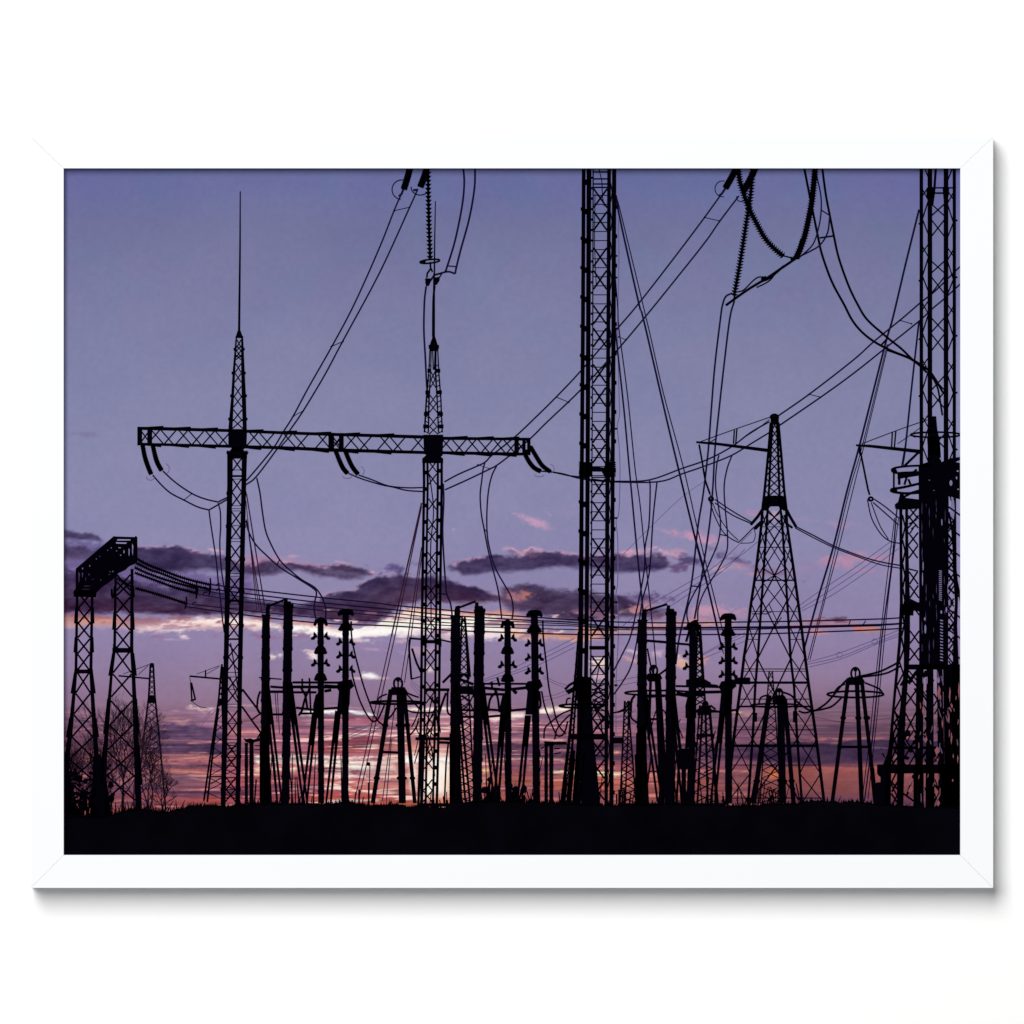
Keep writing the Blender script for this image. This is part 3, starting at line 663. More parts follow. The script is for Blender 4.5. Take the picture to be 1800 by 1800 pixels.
# ---- distant small towers and trees
def tower(name, label, L, Rr, top, bot, xs, material=M_BLACK, lw=2, bw=1.1, extra=None):
    m = new()
    for E in (L, Rr): m.line([(x, y) for y, x in E], lw)
    for y, hh in xs: xbrace(m, L, Rr, y, hh, bw)
    if extra: extra(m)
    return put(m, name, label, material)
def ex1(m):
    m.rect(263, 1165.5, 270, 1170)
    m.line([(208, 1188), (262, 1193)], 2.2); m.line([(216, 1185), (262, 1168)], .8); m.line([(243, 1186), (260, 1170)], .8)
    m.poly([(262, 1222), (271, 1222), (273, 1236), (260, 1236)])
xs = [(1172+i*9, 4.5) for i in range(7)] + [(1240, 6), (1252, 7), (1266, 8), (1282, 9), (1300, 10), (1322, 12), (1346, 13), (1374, 14)]
tower('lattice_tower', 'small distant lattice tower among the bare trees', [(1168, 264), (1225, 261), (1290, 253), (1410, 240)], [(1168, 269), (1225, 272), (1290, 279), (1424, 291)], 0, 0, xs, M_BLACK, 2.6, 1.1, ex1)
def ex2(m):
    m.rect(388, 1167.5, 391.5, 1172)
    m.line([(333, 1188.6), (387, 1193.5)], 2.4); m.line([(345, 1185), (386, 1170)], .7); m.line([(363, 1185), (385, 1172)], .7); m.line([(361, 1191), (361, 1178)], 2)
    m.line([(333, 1190), (335, 1201)], .8); m.line([(335, 1200), (337, 1232)], 2.2); m.line([(336, 1200), (343, 1230)], 2.4); m.line([(335, 1232), (344, 1229)], 2.4)
    m.curve([(337, 1233), (350, 1242), (362, 1244)], .9)
    m.poly([(386, 1228), (392, 1228), (391, 1238), (384, 1243), (380, 1246)])
    m.line([(384, 1245), (378, 1290), (373, 1330), (364, 1410)], 2.6)
    for y in (1270, 1290, 1312, 1338, 1366, 1392): m.line([(ip(LL, y), y), (392, y-16)], 1.1); m.line([(ip(LL, y), y), (392, y+14)], 1.1)
    m.line([(370, 1365), (392, 1365)], 1.6); m.line([(370, 1378), (388, 1368)], 1.4)
LL = [(1172, 389), (1230, 384), (1290, 375), (1408, 358)]
tower('lattice_tower', 'small distant tower half hidden by the left mast', LL, [(1172, 391), (1230, 390), (1290, 392), (1330, 394)], 0, 0, [(1180+i*10, 4.5) for i in range(5)], M_BLACK, 2.6, 1.0, ex2)

def branch(m, x, y, a, L, wd, d):
    x2 = x + L*math.cos(a)*.8; y2 = y - L*math.sin(a)
    mx_, my_ = (x+x2)/2 + R.uniform(-.06, .06)*L, (y+y2)/2
    m.line([(x, y), (mx_, my_), (x2, y2)], wd, wd*.65)
    if d <= 0: return
    for k in range(R.choice((2, 3, 3))):
        branch(m, x2, y2, a + R.uniform(-.62, .62) + (math.pi/2-a)*.12, L*R.uniform(.58, .85), wd*.58, d-1)
    if d > 2: branch(m, mx_, my_, a + R.choice((-.7, .7)), L*.6, wd*.5, d-2)
def tree(x, y, L, wd, d, n, label, spread=.5, material=M_TWIG):
    m = new()
    for i in range(n):
        branch(m, x + R.uniform(-3, 3), y, math.pi/2 + (i-(n-1)/2)*spread + R.uniform(-.1, .1), L*R.uniform(.8, 1.1), wd, d)
    m.v = [(max(a, IX0-3), b) for a, b in m.v]
    return put(m, 'bare_tree', label, material)
tree(214, 1428, 58, 4, 6, 2, 'bare tree behind the second leg of the gantry', .16)
tree(238, 1430, 60, 3.8, 6, 2, 'tall bare tree left of the small distant tower', .16)
tree(260, 1428, 46, 2.8, 5, 3, 'bare tree around the small distant tower', .22)
tree(286, 1428, 22, 2.6, 5, 2, 'low bare tree right of the small distant tower', .4)
tree(140, 1434, 32, 4, 6, 5, 'bare tree behind the first leg of the gantry', .4)
tree(116, 1434, 40, 4.4, 6, 3, 'bare tree at the left edge', .3)
tree(176, 1434, 36, 3, 6, 3, 'bare tree between the two gantry legs', .35)
m = new()
for i in range(150):
    x = R.uniform(112, 320) if i % 5 else R.uniform(112, 190); h = R.uniform(10, 62)*(1 if x < 200 else .55)
    a = R.uniform(-.5, .5)
    m.line([(max(113, x), 1440), (max(113, x+a*h*.5), 1440-h*.6), (max(113, x+a*h+R.uniform(-5, 5)), 1440-h)], 2.2, .6)
m.poly([(111, 1330), (117, 1326), (120, 1345), (124, 1380), (128, 1410), (131, 1440), (111, 1440)])
m.poly([(163, 1330), (176, 1326), (184, 1350), (190, 1392), (197, 1440), (160, 1440)])
for i in range(60):
    x = R.uniform(114, 200); y = R.uniform(1345, 1432); m.disc(x, y, R.uniform(2, 6), R.uniform(2, 6))
put(m, 'bush', 'tangled dark bushes in the lower left corner', M_TWIG).data.materials[0] = M_BLACK
m = new()
for i in range(90):
    x = R.gauss(890, 40); h = abs(R.gauss(0, 26)); a = R.uniform(-.4, .4)
    if not 840 < x < 960: continue
    m.line([(x, 1416), (x+a*h*.5, 1416-h*.6), (x+a*h, 1416-h-6)], 2, .7)
for i in range(16): m.disc(R.uniform(846, 950), 1412-abs(R.gauss(0, 18)), R.uniform(3, 8), R.uniform(3, 8))
put(m, 'bush', 'dark bushes behind the second group of columns')

# ---- left gantry
m = new()
def lace(m, L0, L1, R0, R1, X, bw=2.2, laps=()):
    chord(m, L0, L1); chord(m, R0, R1)
    for y, hh in X: xbrace(m, L1, R0, y, hh, bw)
    for y0, y1, o in laps:
        m.quad((ip(L0, y0)-1, y0), (ip(L0, y0)+3, y0), (ip(L0, y1)+3, y1), (ip(L0, y1)-o, y1))
        m.quad((ip(R1, y0)-3, y0), (ip(R1, y0)+1, y0), (ip(R1, y1)+o, y1), (ip(R1, y1)-3, y1))
lace(m, [(1040, 133), (1180, 130.5), (1290, 119), (1330, 113), (1440, 110)], [(1040, 137.5), (1180, 135.5), (1290, 127), (1330, 122), (1440, 118)],
     [(1040, 159.5), (1180, 156.5), (1290, 162), (1325, 164.5), (1440, 170)], [(1040, 164), (1180, 162), (1290, 170.5), (1325, 173), (1440, 178)],
     [(1056, 13), (1083, 13), (1108, 13), (1136, 13), (1164, 14), (1200, 18), (1237, 18), (1276, 19), (1315, 19), (1355, 20), (1394, 20)], 2.4,
     [(1068, 1096, 2.5), (1120, 1147, 2.5), (1182, 1219, 3), (1262, 1296, 3)])
m.quad((130, 1177), (163, 1177), (163, 1184), (130, 1184)); m.poly([(131, 1172), (140, 1177), (131, 1184)]); m.poly([(162, 1172), (152, 1177), (162, 1184)])
put(m, 'gantry_leg', 'left lattice leg of the gantry')
m = new()
lace(m, [(1000, 201), (1140, 198.5), (1190, 192.5), (1290, 183), (1440, 172)], [(1000, 205), (1140, 203.5), (1190, 197.5), (1290, 190.5), (1440, 182)],
     [(1000, 229), (1140, 228), (1190, 231), (1290, 234), (1440, 238)], [(1000, 234.5), (1140, 234), (1190, 237.5), (1290, 243), (1440, 250)],
     [(1024, 14), (1063.6, 14), (1035, 12), (1093.5, 14), (1125, 15), (1163.6, 19), (1205, 20), (1254, 22), (1296, 22), (1343, 22), (1385, 22)], 2.4,
     [(1030, 1050, 2.5), (1076, 1107, 2.5), (1148, 1188, 3), (1228, 1290, 2), (1310, 1380, 3)])
m.quad((197, 1139), (234, 1139), (234, 1147.5), (197, 1147.5)); m.poly([(198, 1132), (210, 1140), (198, 1147)]); m.poly([(234, 1132), (224, 1140), (234, 1147)])
put(m, 'gantry_leg', 'right lattice leg of the gantry')
m = new()
outer = [(200, 942), (202, 943), (236, 944), (238, 942), (241, 944), (241.5, 983), (240, 990), (232, 993), (226, 996), (220, 1002), (207, 1008), (198, 1019), (178, 1033), (169, 1042), (167, 1050), (131, 1048), (128, 1042), (132.5, 1034), (132.5, 1000), (138, 995)]
def H(x0, y0, x1, y1): k = .35*(x1-x0); d = .25*(y1-y0); return [(x0+k*.5, y0), (x1, y0+d), (x1-k, y1), (x0, y1-d)]
holes = [[(206, 947.6), (229, 948), (229, 950), (205, 950.3)], [(203, 953), (223, 953.6), (221, 956), (204, 955.5)], H(231.6, 955, 234, 977), H(225.6, 963, 227.4, 978), H(216.5, 967, 218.5, 973),
         H(207, 962, 213, 963.6), H(203, 968, 206, 969), H(194, 962, 196.5, 964), H(188, 966, 190, 968.5), H(174, 977, 176, 979), H(168, 981, 170, 984), H(156, 993, 158.5, 996), H(143.5, 997.5, 146, 1001), H(137, 1005, 140, 1025),
         H(143.5, 1006, 145.5, 1016), H(149.5, 1014, 151, 1022), H(155, 1008, 157, 1012), H(175.5, 1018, 178, 1021.5), H(192, 1004, 194, 1006), H(197, 1003, 199, 1006), H(190, 1009, 193, 1011),
         H(146, 1029.5, 161, 1031), H(143, 1035, 159, 1036.3), H(161, 1018, 165, 1019.4), H(210.5, 975, 213, 977), H(220, 1003.5, 221, 1004.5)]
m.polyh(outer, holes)
m.poly([(129, 1038), (170, 1038), (168, 1050), (129, 1049)])
m.line([(196, 1035), (196, 1046), (198, 1052)], 3)
put(m, 'gantry_beam', 'deep lattice beam of the left gantry')
SS = [('upper', [(241, 983), (262, 994), (283, 1002), (325, 1017), (369, 1028)]), ('second', [(240, 990), (262, 1001), (283, 1008), (325, 1024), (369, 1037)]),
      ('third', [(237, 998), (262, 1009), (300, 1022), (345, 1034)]), ('fourth', [(237, 1007), (267, 1018), (308, 1033), (346, 1043)]), ('lowest', [(238, 1034), (267, 1042), (300, 1052), (327, 1061)])]
for nm, P in SS:
    m = new(); q = smooth(P, 10); m.line(q, 3)
    acc = 0; nx_ = 0
    for a, b in zip(q[:-1], q[1:]):
        L = np.hypot(*(b-a))
        while nx_ < acc+L:
            p = a+(b-a)*(nx_-acc)/L; m.line([(p[0]+.8, p[1]-(4.0 if int(nx_/3.9) % 2 else 3.2)), (p[0]-.8, p[1]+3.2)], 1.1); nx_ += 3.9
        acc += L
    e_ = P[-1]; m.line([(e_[0], e_[1]-12), (e_[0]+1, e_[1]-3), (e_[0]-2, e_[1]+9)], 2.2)
    m.arc(e_[0]+15, e_[1]+2, 4, 4, 1.4, 180, 320)
    put(m, 'insulator_string', nm+' ribbed insulator string right of the gantry')
m = new(); m.line([(206, 1017), (225, 1028), (232, 1033)], 2)
for i in range(8): m.line([(207+i*3.2, 1014+i*1.9), (206+i*3.2, 1021+i*1.9)], 1.2)
put(m, 'insulator_string', 'short insulator string inside the gantry leg')

# ---- portal structure with two masts and a crossarm
T_ = [(241, 750), (287, 750.5), (401, 754), (500, 758), (577, 760.5), (745, 765), (779, 767.5), (904, 769.2), (932, 769.4)]
T2 = [(241, 755.5), (401, 759.3), (500, 763.4), (577, 766), (745, 771), (779, 773.2), (904, 774), (932, 775)]
B_ = [(241, 778), (401, 781.7), (500, 784.2), (577, 787.5), (745, 792.5), (779, 793), (904, 795), (932, 796)]
B2 = [(241, 782.5), (401, 787), (500, 790), (577, 793.8), (745, 798), (779, 798.3), (904, 801), (932, 800)]
def iy(p, x): a = np.array(p, float); return float(np.interp(x, a[:, 0], a[:, 1]))
m = new()
for A, B in ((T_, T2), (B_, B2)):
    for x0, x1 in zip(range(241, 932, 12), range(253, 945, 12)):
        x1 = min(x1, 932); m.quad((x0, iy(A, x0)), (x1, iy(A, x1)), (x1, iy(B, x1)), (x0, iy(B, x0)))
for x in (287, 335, 383, 463, 522, 582, 633, 693, 822, 868, 913):
    m.poly([(x-42, iy(T_, x-42)+1), (x, iy(T_, x)-2.2), (x, iy(T_, x)+3)])
for x in (283, 332, 379, 459, 518, 578, 630, 688, 817, 864, 908):
    m.poly([(x-42, iy(B2, x-42)-1), (x, iy(B2, x)+2.4), (x, iy(B2, x)-3)])
for x0, x1 in ((241, 249.5), (258.5, 267), (577, 587), (595.5, 604), (904, 912), (918, 924), (926.5, 932.5)):
    m.rect(x0, iy(T_, x0), x1, iy(B2, x1))
m.rect(920, 790, 932, 799)
for x in (273, 322, 369, 446, 506, 567, 617, 676, 735, 784, 830, 875):
    for dx, yy in ((0, -3), (23, 3)):
        xc = x+dx
        yc = (iy(T2, xc)+iy(B_, xc))/2 + yy
        up, dn = yc-iy(T2, xc), iy(B_, xc)-yc
        if xc > 900: continue
        m.line([(xc-up*.95, iy(T2, xc)-1), (xc+dn*.95, iy(B_, xc)+1)], 1.8); m.line([(xc+up*.95, iy(T2, xc)-1), (xc-dn*.95, iy(B_, xc)+1)], 1.8)
for xc in (254, 591, 915):
    yc = (iy(T2, xc)+iy(B_, xc))/2; m.line([(xc-5, yc-8), (xc+5, yc+6)], 1.8); m.line([(xc+5, yc-6), (xc-5, yc+8)], 1.8)
put(m, 'crossarm', 'long lattice crossarm joining the two portal masts')

def pairs(y0, n, per, gap): return [y0+per*i+g for i in range(n) for g in (0, gap)]
# mast 1
m = new()
m.line([(422, 336), (421.6, 440), (420, 580)], 1.5, 3.2)
m.poly([(420, 576), (423, 582), (427, 594), (413.5, 594), (417, 582)])
La, Lb = [(590, 414), (655, 408.5), (696, 406), (755, 401)], [(590, 416.5), (655, 413), (696, 411), (755, 408.3)]
Ra, Rb = [(590, 423.5), (640, 423.5), (696, 424.5), (755, 426.5)], [(590, 427), (655, 430), (696, 432), (755, 433.5)]
chord(m, La, Lb); chord(m, Ra, Rb)
for y in (614, 656, 696, 737):
    m.rect(ip(La, y)-1.8, y-3, ip(La, y)+3, y+2); m.rect(ip(Rb, y)-3, y-3, ip(Rb, y)+1.8, y+2)
for y, h in ((604, 7), (612, 4), (622, 6), (628, 4), (646.7, 8), (664, 8), (688, 9.5), (706, 9.5), (730, 10), (745, 8)): xbrace(m, Lb, Ra, y, h, 1.6)
m.poly([(401, 754), (434, 754), (433, 787), (425, 791), (423, 794), (410, 794), (408, 787), (401, 787)])
m.poly([(408, 786), (424, 786), (430, 793), (437, 795), (434, 800), (434, 806), (399, 806), (399, 799), (397, 795), (404, 792)])
La, Lb = [(797, 399), (850, 399), (1040, 395), (1180, 392.5), (1290, 390), (1440, 387)], [(797, 409), (850, 408.5), (1040, 404), (1180, 401), (1290, 399.4), (1440, 395.5)]
Ra, Rb = [(797, 424.8), (850, 424), (1040, 420), (1180, 417.5), (1290, 416), (1440, 412.5)], [(797, 434), (850, 432.5), (1040, 428.5), (1180, 425.5), (1290, 424), (1440, 421)]
chord(m, La, Lb); chord(m, Ra, Rb)
for y in (795, 867, 925, 983, 1040, 1100, 1156, 1214, 1270, 1330, 1388): m.rect(ip(La, y)-1, y-3, ip(La, y)+3, y+3); m.rect(ip(Rb, y)-3, y-3, ip(Rb, y)+1, y+3)
Li, Ri = [(y, x-.5) for y, x in Lb], [(y, x+.5) for y, x in Ra]
for y in [816, 853, 877, 911, 935, 970, 994, 1027, 1049, 1087, 1108, 1143.5, 1166, 1201, 1223, 1261, 1282, 1318, 1340, 1378, 1398]: xbrace(m, Li, Ri, y, 11.5, 1.9)
for y in [826, 836, 842, 889, 894, 898, 924, 947, 952, 1008, 1013, 1062, 1069, 1098, 1123, 1182, 1190, 1212, 1238, 1243, 1272, 1300, 1306]: m.line([(ip(Lb, y), y), (ip(Ra, y), y)], .8)
m.rect(ip(Lb, 836), 835, ip(Ra, 836), 838.5); m.rect(ip(Lb, 1123), 1122, ip(Ra, 1123), 1125); m.rect(ip(Lb, 1056), 1054, ip(Ra, 1056), 1058)
for i in range(14):
    y = 1310+i*7.2; m.line([(ip(Lb, y), y), (ip(Ra, y), y+R.uniform(-9, 9))], 1.2)
m.line([(405, 1130), (418, 1210)], 1.6); m.line([(404, 1190), (418, 1230)], 1.4)
m.line([(426, 1212), (452, 1246), (458, 1256)], 2.8); m.line([(425, 1242), (442, 1266), (458, 1288)], 2.6); m.line([(441, 1266), (458, 1254)], 2)
put(m, 'steel_mast', 'left portal mast with a thin spike on top')
# mast 2
m = new()
m.line([(765.3, 353), (764, 420), (763.5, 482)], 1.3, 2.2); m.line([(763, 480), (762, 592)], 2.4, 4)
m.poly([(762.5, 586), (766, 595), (769.5, 607), (755, 607), (759, 595)])
OL, OL2 = [(607, 755), (655, 752.5), (700, 748), (760, 744.5)], [(607, 757), (655, 754.8), (700, 751), (760, 747.5)]
IL, IL2 = [(607, 757), (655, 756), (700, 752.5), (760, 751.5)], [(607, 759), (655, 757.8), (700, 755.5), (760, 754)]
IR, IR2 = [(607, 765), (655, 764), (700, 767), (760, 769.5)], [(607, 767.5), (655, 767), (700, 769.5), (760, 772)]
OR_, OR2 = [(607, 768), (655, 770), (700, 773.5), (760, 776)], [(607, 770), (655, 772.5), (700, 776), (760, 778.5)]
for A, B in ((OL, OL2), (IL, IL2), (IR, IR2), (OR_, OR2)): chord(m, A, B)
m.poly([(755, 607), (770, 607), (770, 617), (755, 617)])
m.line([(760.5, 617), (761.5, 650)], 1.6); m.line([(764.5, 617), (763.5, 650)], 1.6)
for y in (610, 652, 690, 728, 750):
    m.rect(ip(OL, y)-1.5, y-4, ip(IL2, y), y+3); m.rect(ip(IR, y), y-4, ip(OR2, y)+1.5, y+3)
for y, h in ((661, 7), (674, 7), (702.5, 8), (716.7, 8), (741.7, 9), (756, 7)): xbrace(m, IL2, IR, y, h, 1.5)
for y in range(640, 760, 9): m.line([(ip(OL, y), y), (ip(IL2, y), y+5)], 1.3); m.line([(ip(OR2, y), y), (ip(IR, y), y+5)], 1.3)
m.poly([(744, 764), (779, 764), (778, 800), (775, 803), (779, 806), (779, 814), (742, 814), (742, 806), (749, 800), (745, 797)])
m2h = [(813, 742.5), (850, 743), (1040, 740), (1180, 738.5), (1290, 737), (1440, 732)]
OL, OL2 = m2h, [(y, x+4.6) for y, x in m2h]
IL, IL2 = [(y, x+6.8) for y, x in m2h], [(y, x+10.6) for y, x in m2h]
m2r = [(813, 767.5), (850, 767.5), (1040, 765), (1180, 763.5), (1290, 762), (1440, 758)]
IR, IR2 = m2r, [(y, x+4) for y, x in m2r]
OR_, OR2 = [(y, x+6.6) for y, x in m2r], [(y, x+11) for y, x in m2r]
for A, B in ((OL, OL2), (IL, IL2), (IR, IR2), (OR_, OR2)): chord(m, A, B)
for y in [820, 886, 842, 922, 943, 980, 1000, 1038, 1057, 1095, 1115, 1151, 1169, 1208, 1227, 1265, 1284, 1322, 1342, 1380, 1400]: xbrace(m, IL2, IR, y, 9.5, 1.7)
for y in range(830, 1410, 29): m.rect(ip(OL, y), y-3, ip(IL2, y), y+4); m.rect(ip(IR, y), y-6, ip(OR2, y), y+1)
m.rect(743, 1125, 775, 1131); m.poly([(742, 1122), (750, 1122), (750, 1138), (742, 1134)]); m.poly([(768, 1122), (776, 1122), (776, 1137), (766, 1132)])
m.rect(748, 1210, 790, 1215)
m.line([(719, 1122), (744, 1124)], 2.6); m.line([(776, 1125), (794, 1129)], 2.2); m.line([(719.5, 1124), (719, 1142), (723, 1194)], 2.8); m.line([(724, 1140), (732, 1165), (741, 1184)], 3); m.line([(722, 1194), (741, 1189)], 1.8)
put(m, 'steel_mast', 'second portal mast right of the crossarm middle')

def thick(name, label, P, wd, rings=()):
    m = new(); q = smooth(P, 6); m.line(q, wd)
    L = 0
    for a, b in zip(q[:-1], q[1:]):
        d = b-a; n = np.array((-d[1], d[0]))/(np.hypot(*d)+1e-9)
        m.line([a+n*(wd/2+.7), a-n*(wd/2+.7)], 1.6)
    m.disc(q[0][0], q[0][1], wd*.45)
    put(m, name, label)
thick('insulator_string', 'outer insulator hanging from the left end of the crossarm', [(250, 781), (254, 802), (259, 818), (265.5, 834)], 7.4)
thick('insulator_string', 'inner insulator hanging from the left end of the crossarm', [(268, 782), (272.5, 802), (277, 815), (284, 827.5)], 7.4)
thick('insulator_string', 'left insulator hanging from the crossarm middle', [(590, 793), (596.7, 810), (603, 823), (611, 832.5)], 7.2)
thick('insulator_string', 'right insulator hanging from the crossarm middle', [(607, 793), (613, 808), (620, 822), (629.5, 834)], 7.2)
thick('insulator_string', 'lower insulator hanging from the right end of the crossarm', [(922.5, 798), (931, 813), (940, 823), (951, 828.5)], 7)
thick('insulator_string', 'upper insulator hanging from the right end of the crossarm', [(933, 786), (943, 803), (953, 818), (968, 829.5)], 7)
for cx, cy, rx, ry, a0, a1 in ((290, 824, 7, 9, -80, 80), (264, 838, 7, 6, 0, 180), (633, 828, 7, 8, -80, 60), (610, 836, 8, 5, 10, 170), (966, 824, 8, 8, -80, 70), (948, 833, 9, 5, 20, 180)):
    m = new(); m.arc(cx, cy, rx, ry, .8, a0, a1)
    put(m, 'corona_ring', 'faint thin ring at a crossarm insulator end', M_FAINT, 0)
thick('insulator_string', 'left dark insulator at the top edge above the crossarm', [(722, 290), (716, 312), (709.5, 333)], 11)
thick('insulator_string', 'dark insulator at the top edge touching the bead string', [(752, 290), (745, 312), (738.5, 329)], 11)
m = new(); m.arc(705.5, 333, 16.5, 17, 1.5, 95, 290); m.arc(738.5, 329, 16, 13.5, 1.6, 0, 185); m.line([(726, 334), (735, 333)], 3); m.line([(701, 345), (706, 340), (709, 332)], 3)
put(m, 'corona_ring', 'thin rings around the insulator ends above the crossarm', M_NAVY)
m = new(); beads(m, [(752.5, 292), (752.5, 330), (753.2, 360), (754, 400), (756, 455)], 7.05, 6, 4.2, 4)
m.arc(755.5, 459, 17.5, 3.2, 2.4, 0, 360, -6); m.line([(738, 460), (748, 461)], 4.5); m.line([(756, 460), (757, 473)], 2.4)
m.line([(757, 472), (751, 480), (750, 488)], 2.4); m.line([(758, 472), (760, 478)], 2.2)
m.poly([(747, 489), (757, 489), (757.5, 494), (754, 502), (749, 503), (747.5, 497)]); m.poly([(762, 488), (773, 486), (772.5, 493), (768, 500), (764, 501.5), (762, 496)])
put(m, 'insulator_string', 'beaded insulator string hanging beside the second mast spike')

# ---- insulators at top right
thick('insulator_string', 'smooth dark insulator left of the crossing bead strings', [(1298, 288), (1288, 308), (1275, 331)], 11)
thick('insulator_string', 'smooth dark insulator behind the crossing bead strings', [(1331, 288), (1320, 312), (1306, 338)], 11)
m = new(); m.arc(1270.5, 331.5, 13.5, 14, 1.2, 80, 285); m.line([(1264, 344), (1269, 340), (1275, 331)], 3); m.arc(1303, 347, 8, 7, 1.3, 60, 200)
put(m, 'corona_ring', 'thin rings at the top right insulator ends', M_NAVY)
m = new(); beads(m, [(1298, 290), (1300, 315), (1307, 338), (1316, 364), (1329, 390), (1344, 417), (1360, 435.5), (1376, 449)], 4.6, 7.2, 6.5, 3); m.line([(1376, 449), (1388, 452), (1397, 453)], 2); m.disc(1392, 455, 2.6)
put(m, 'insulator_string', 'beaded string curving down to the rod at top right')
m = new(); beads(m, [(1324, 290), (1319.5, 342), (1315, 373), (1310, 404), (1304, 443), (1298, 479), (1291, 517)], 5.4, 6.8, 4.6, 3.4); m.line([(1292, 515), (1290, 530)], 2.4)
put(m, 'insulator_string', 'longest beaded string, hanging nearly straight at top right')
m = new(); beads(m, [(1433.5, 290), (1431, 319), (1427, 355), (1420.6, 389), (1413, 420), (1400, 453)], 4.7, 7.4, 9, 3); m.line([(1412, 420), (1406, 440), (1399, 453)], 10, 9)
put(m, 'insulator_string', 'thick beaded string right of the other bead strings')
m = new(); m.curve([(1407, 448), (1399, 454), (1375.5, 470), (1349, 488), (1313, 510), (1276, 536.5)], 4.4, 4.2); m.curve([(1378, 467), (1366, 478), (1352, 489), (1340, 494)], 3)
m.curve([(1297, 513), (1308, 509), (1322, 495), (1333, 487), (1345, 487)], 1.8); m.curve([(1330, 505), (1345, 498), (1355, 491), (1362, 482)], 1.8); m.line([(1338, 491), (1347, 486)], 4)
put(m, 'rod', 'slanting metal rod joining the bead strings')

# ---- centre mast
m = new()
def cols(m, Ls, y): pass
Y3 = [297, 560, 860, 1120, 1290, 1440]
def cl(*x): return list(zip(Y3, x))
c3 = [(cl(1022.8, 1021.3, 1018.9, 1016.5, 1014, 1011), cl(1029.3, 1028.3, 1026, 1025, 1022, 1019)),
      (cl(1031.2, 1030.2, 1029, 1027.5, 1025, 1022), cl(1039.6, 1038.2, 1036.6, 1034.6, 1032, 1030)),
      (cl(1041.6, 1041, 1039.3, 1037.6, 1036.6, 1034), cl(1043.8, 1043, 1041.4, 1040, 1039, 1037)),
      (cl(1067.5, 1066, 1064, 1063, 1062.6, 1062.5), cl(1074, 1072.8, 1071.3, 1070.2, 1069, 1068.6)),
      (cl(1076, 1074.8, 1073.6, 1072.6, 1071.6, 1071), cl(1083.4, 1082.4, 1080.3, 1079.2, 1078.8, 1078.6))]
for A, B in c3: chord(m, A, B)
i1, i2 = c3[2][1], c3[3][0]
for y in [348, 388, 451.7, 491.7, 553, 593, 656.7, 697.5, 761.7, 797.5, 858, 898, 962.5, 1000, 1066, 1102, 1169, 1209, 1250, 1276, 1315, 1352, 1390]:
    xbrace(m, i1, i2, y, 16.5, 2.4)
for k in range(70):
    y = 343 + k*15.9
    if y > 1405: break
    m.line([(ip(i1, y), y), (ip(i2, y), y)], 1.1)
for y in (302, 314, 323, 329): m.line([(1043, y), (1068, y)], 2)
for k in range(14):
    y = 330 + k*51.5 if k < 20 else 0
    for A, B in ((0, 1),):
        pass
for k in range(21):
    y = 320 + k*51.5
    if y > 1400: break
    m.rect(ip(c3[0][0], y), y-5, ip(c3[1][1], y), y+5); m.line([(ip(c3[3][1], y), y+2), (ip(c3[4][0], y), y+18), (ip(c3[3][1], y), y+34)], 1.3)
    m.rect(ip(c3[0][0], y)-2, y+44, ip(c3[0][0], y)+3, y+50); m.rect(ip(c3[4][1], y)-3, y+40, ip(c3[4][1], y)+2, y+47)
for k in range(60):
    y = 310+k*18.4
    if y > 1405: break
    m.rect(1039.5-(y-297)*.003, y, 1042.5-(y-297)*.003, y+4)
m.poly([(1019, 812), (1040, 812), (1041, 838), (1018, 838)]); m.poly([(1064, 812), (1081, 812), (1081, 838), (1064, 840), (1058, 830), (1063, 818)]); m.poly([(1040, 819), (1062, 822), (1062, 829), (1040, 829)])
for k in range(8): y = 812+k*3.4; m.line([(1017.5, y), (1022, y+1)], 1.6); m.line([(1078, y), (1082.5, y+1)], 1.6)
m.line([(1040, 839), (1064, 839)], 1.6); m.line([(1040, 842), (1064, 845)], 1.8)
m.rect(1036, 1135.5, 1066, 1142)
for y in (450, 488, 754, 911, 1059, 1104, 1205): m.rect(1080, y-2, 1085.5, y+1)
m.line([(1053, 297), (1058, 318), (1059, 345), (1062, 362)], 1.2); m.line([(1046, 340), (1045, 430), (1048, 500)], 1.1)
m.rect(1077, 1296.5, 1094, 1307)
put(m, 'steel_mast', 'tall wide lattice mast in the middle, reaching the top edge')

# ---- tall right mast (upper part)
m = new()
Y5 = [290, 560, 820]
c5 = [(1616.8, 1623), (1631, 1639), (1659.2, 1667.3), (1675, 1680.8)]
for a, b in c5: m.rect(a, 290, b, 870)
for y, h in [(368.6, 10), (400.5, 14), (469, 10), (501, 14), (571, 12), (601.7, 14), (673, 12), (703, 14), (775, 11)]:
    m.line([(1638, y-h), (1660, y+h)], 1.8); m.line([(1660, y-h), (1638, y+h)], 1.8)
m.line([(1645.6, 290), (1643, 330), (1639, 360)], 4.2); m.rect(1638, 328.5, 1681, 331); m.rect(1638, 337.5, 1660, 340.5)
m.poly([(1629, 330), (1641, 330), (1642, 346), (1636, 352), (1629, 346)]); m.poly([(1657, 328), (1669, 330), (1668, 344), (1659, 350)])
for k in range(6):
    y = 245+k*100
    for s in ((1621, 1632), (1677, 1666)):
        a, b = s
        yy = y + (0 if a < 1650 else 6)
        m.line([(a, yy+38), (b, yy+66), (b, yy+80)], 1.8)
        if yy+120 > 290: m.line([(b, yy+84), (a, yy+100)], 1.6); m.line([(a, yy+86), (b, yy+106)], 1.6); m.line([(b, yy+108), (a, yy+142)], 1.8)
for y in (387, 487, 590, 690, 790): m.disc(1682, y, 1.8); m.disc(1616.5, y+6, 1.8)
put(m, 'steel_mast', 'tall lattice mast at the right edge, reaching the top edge')

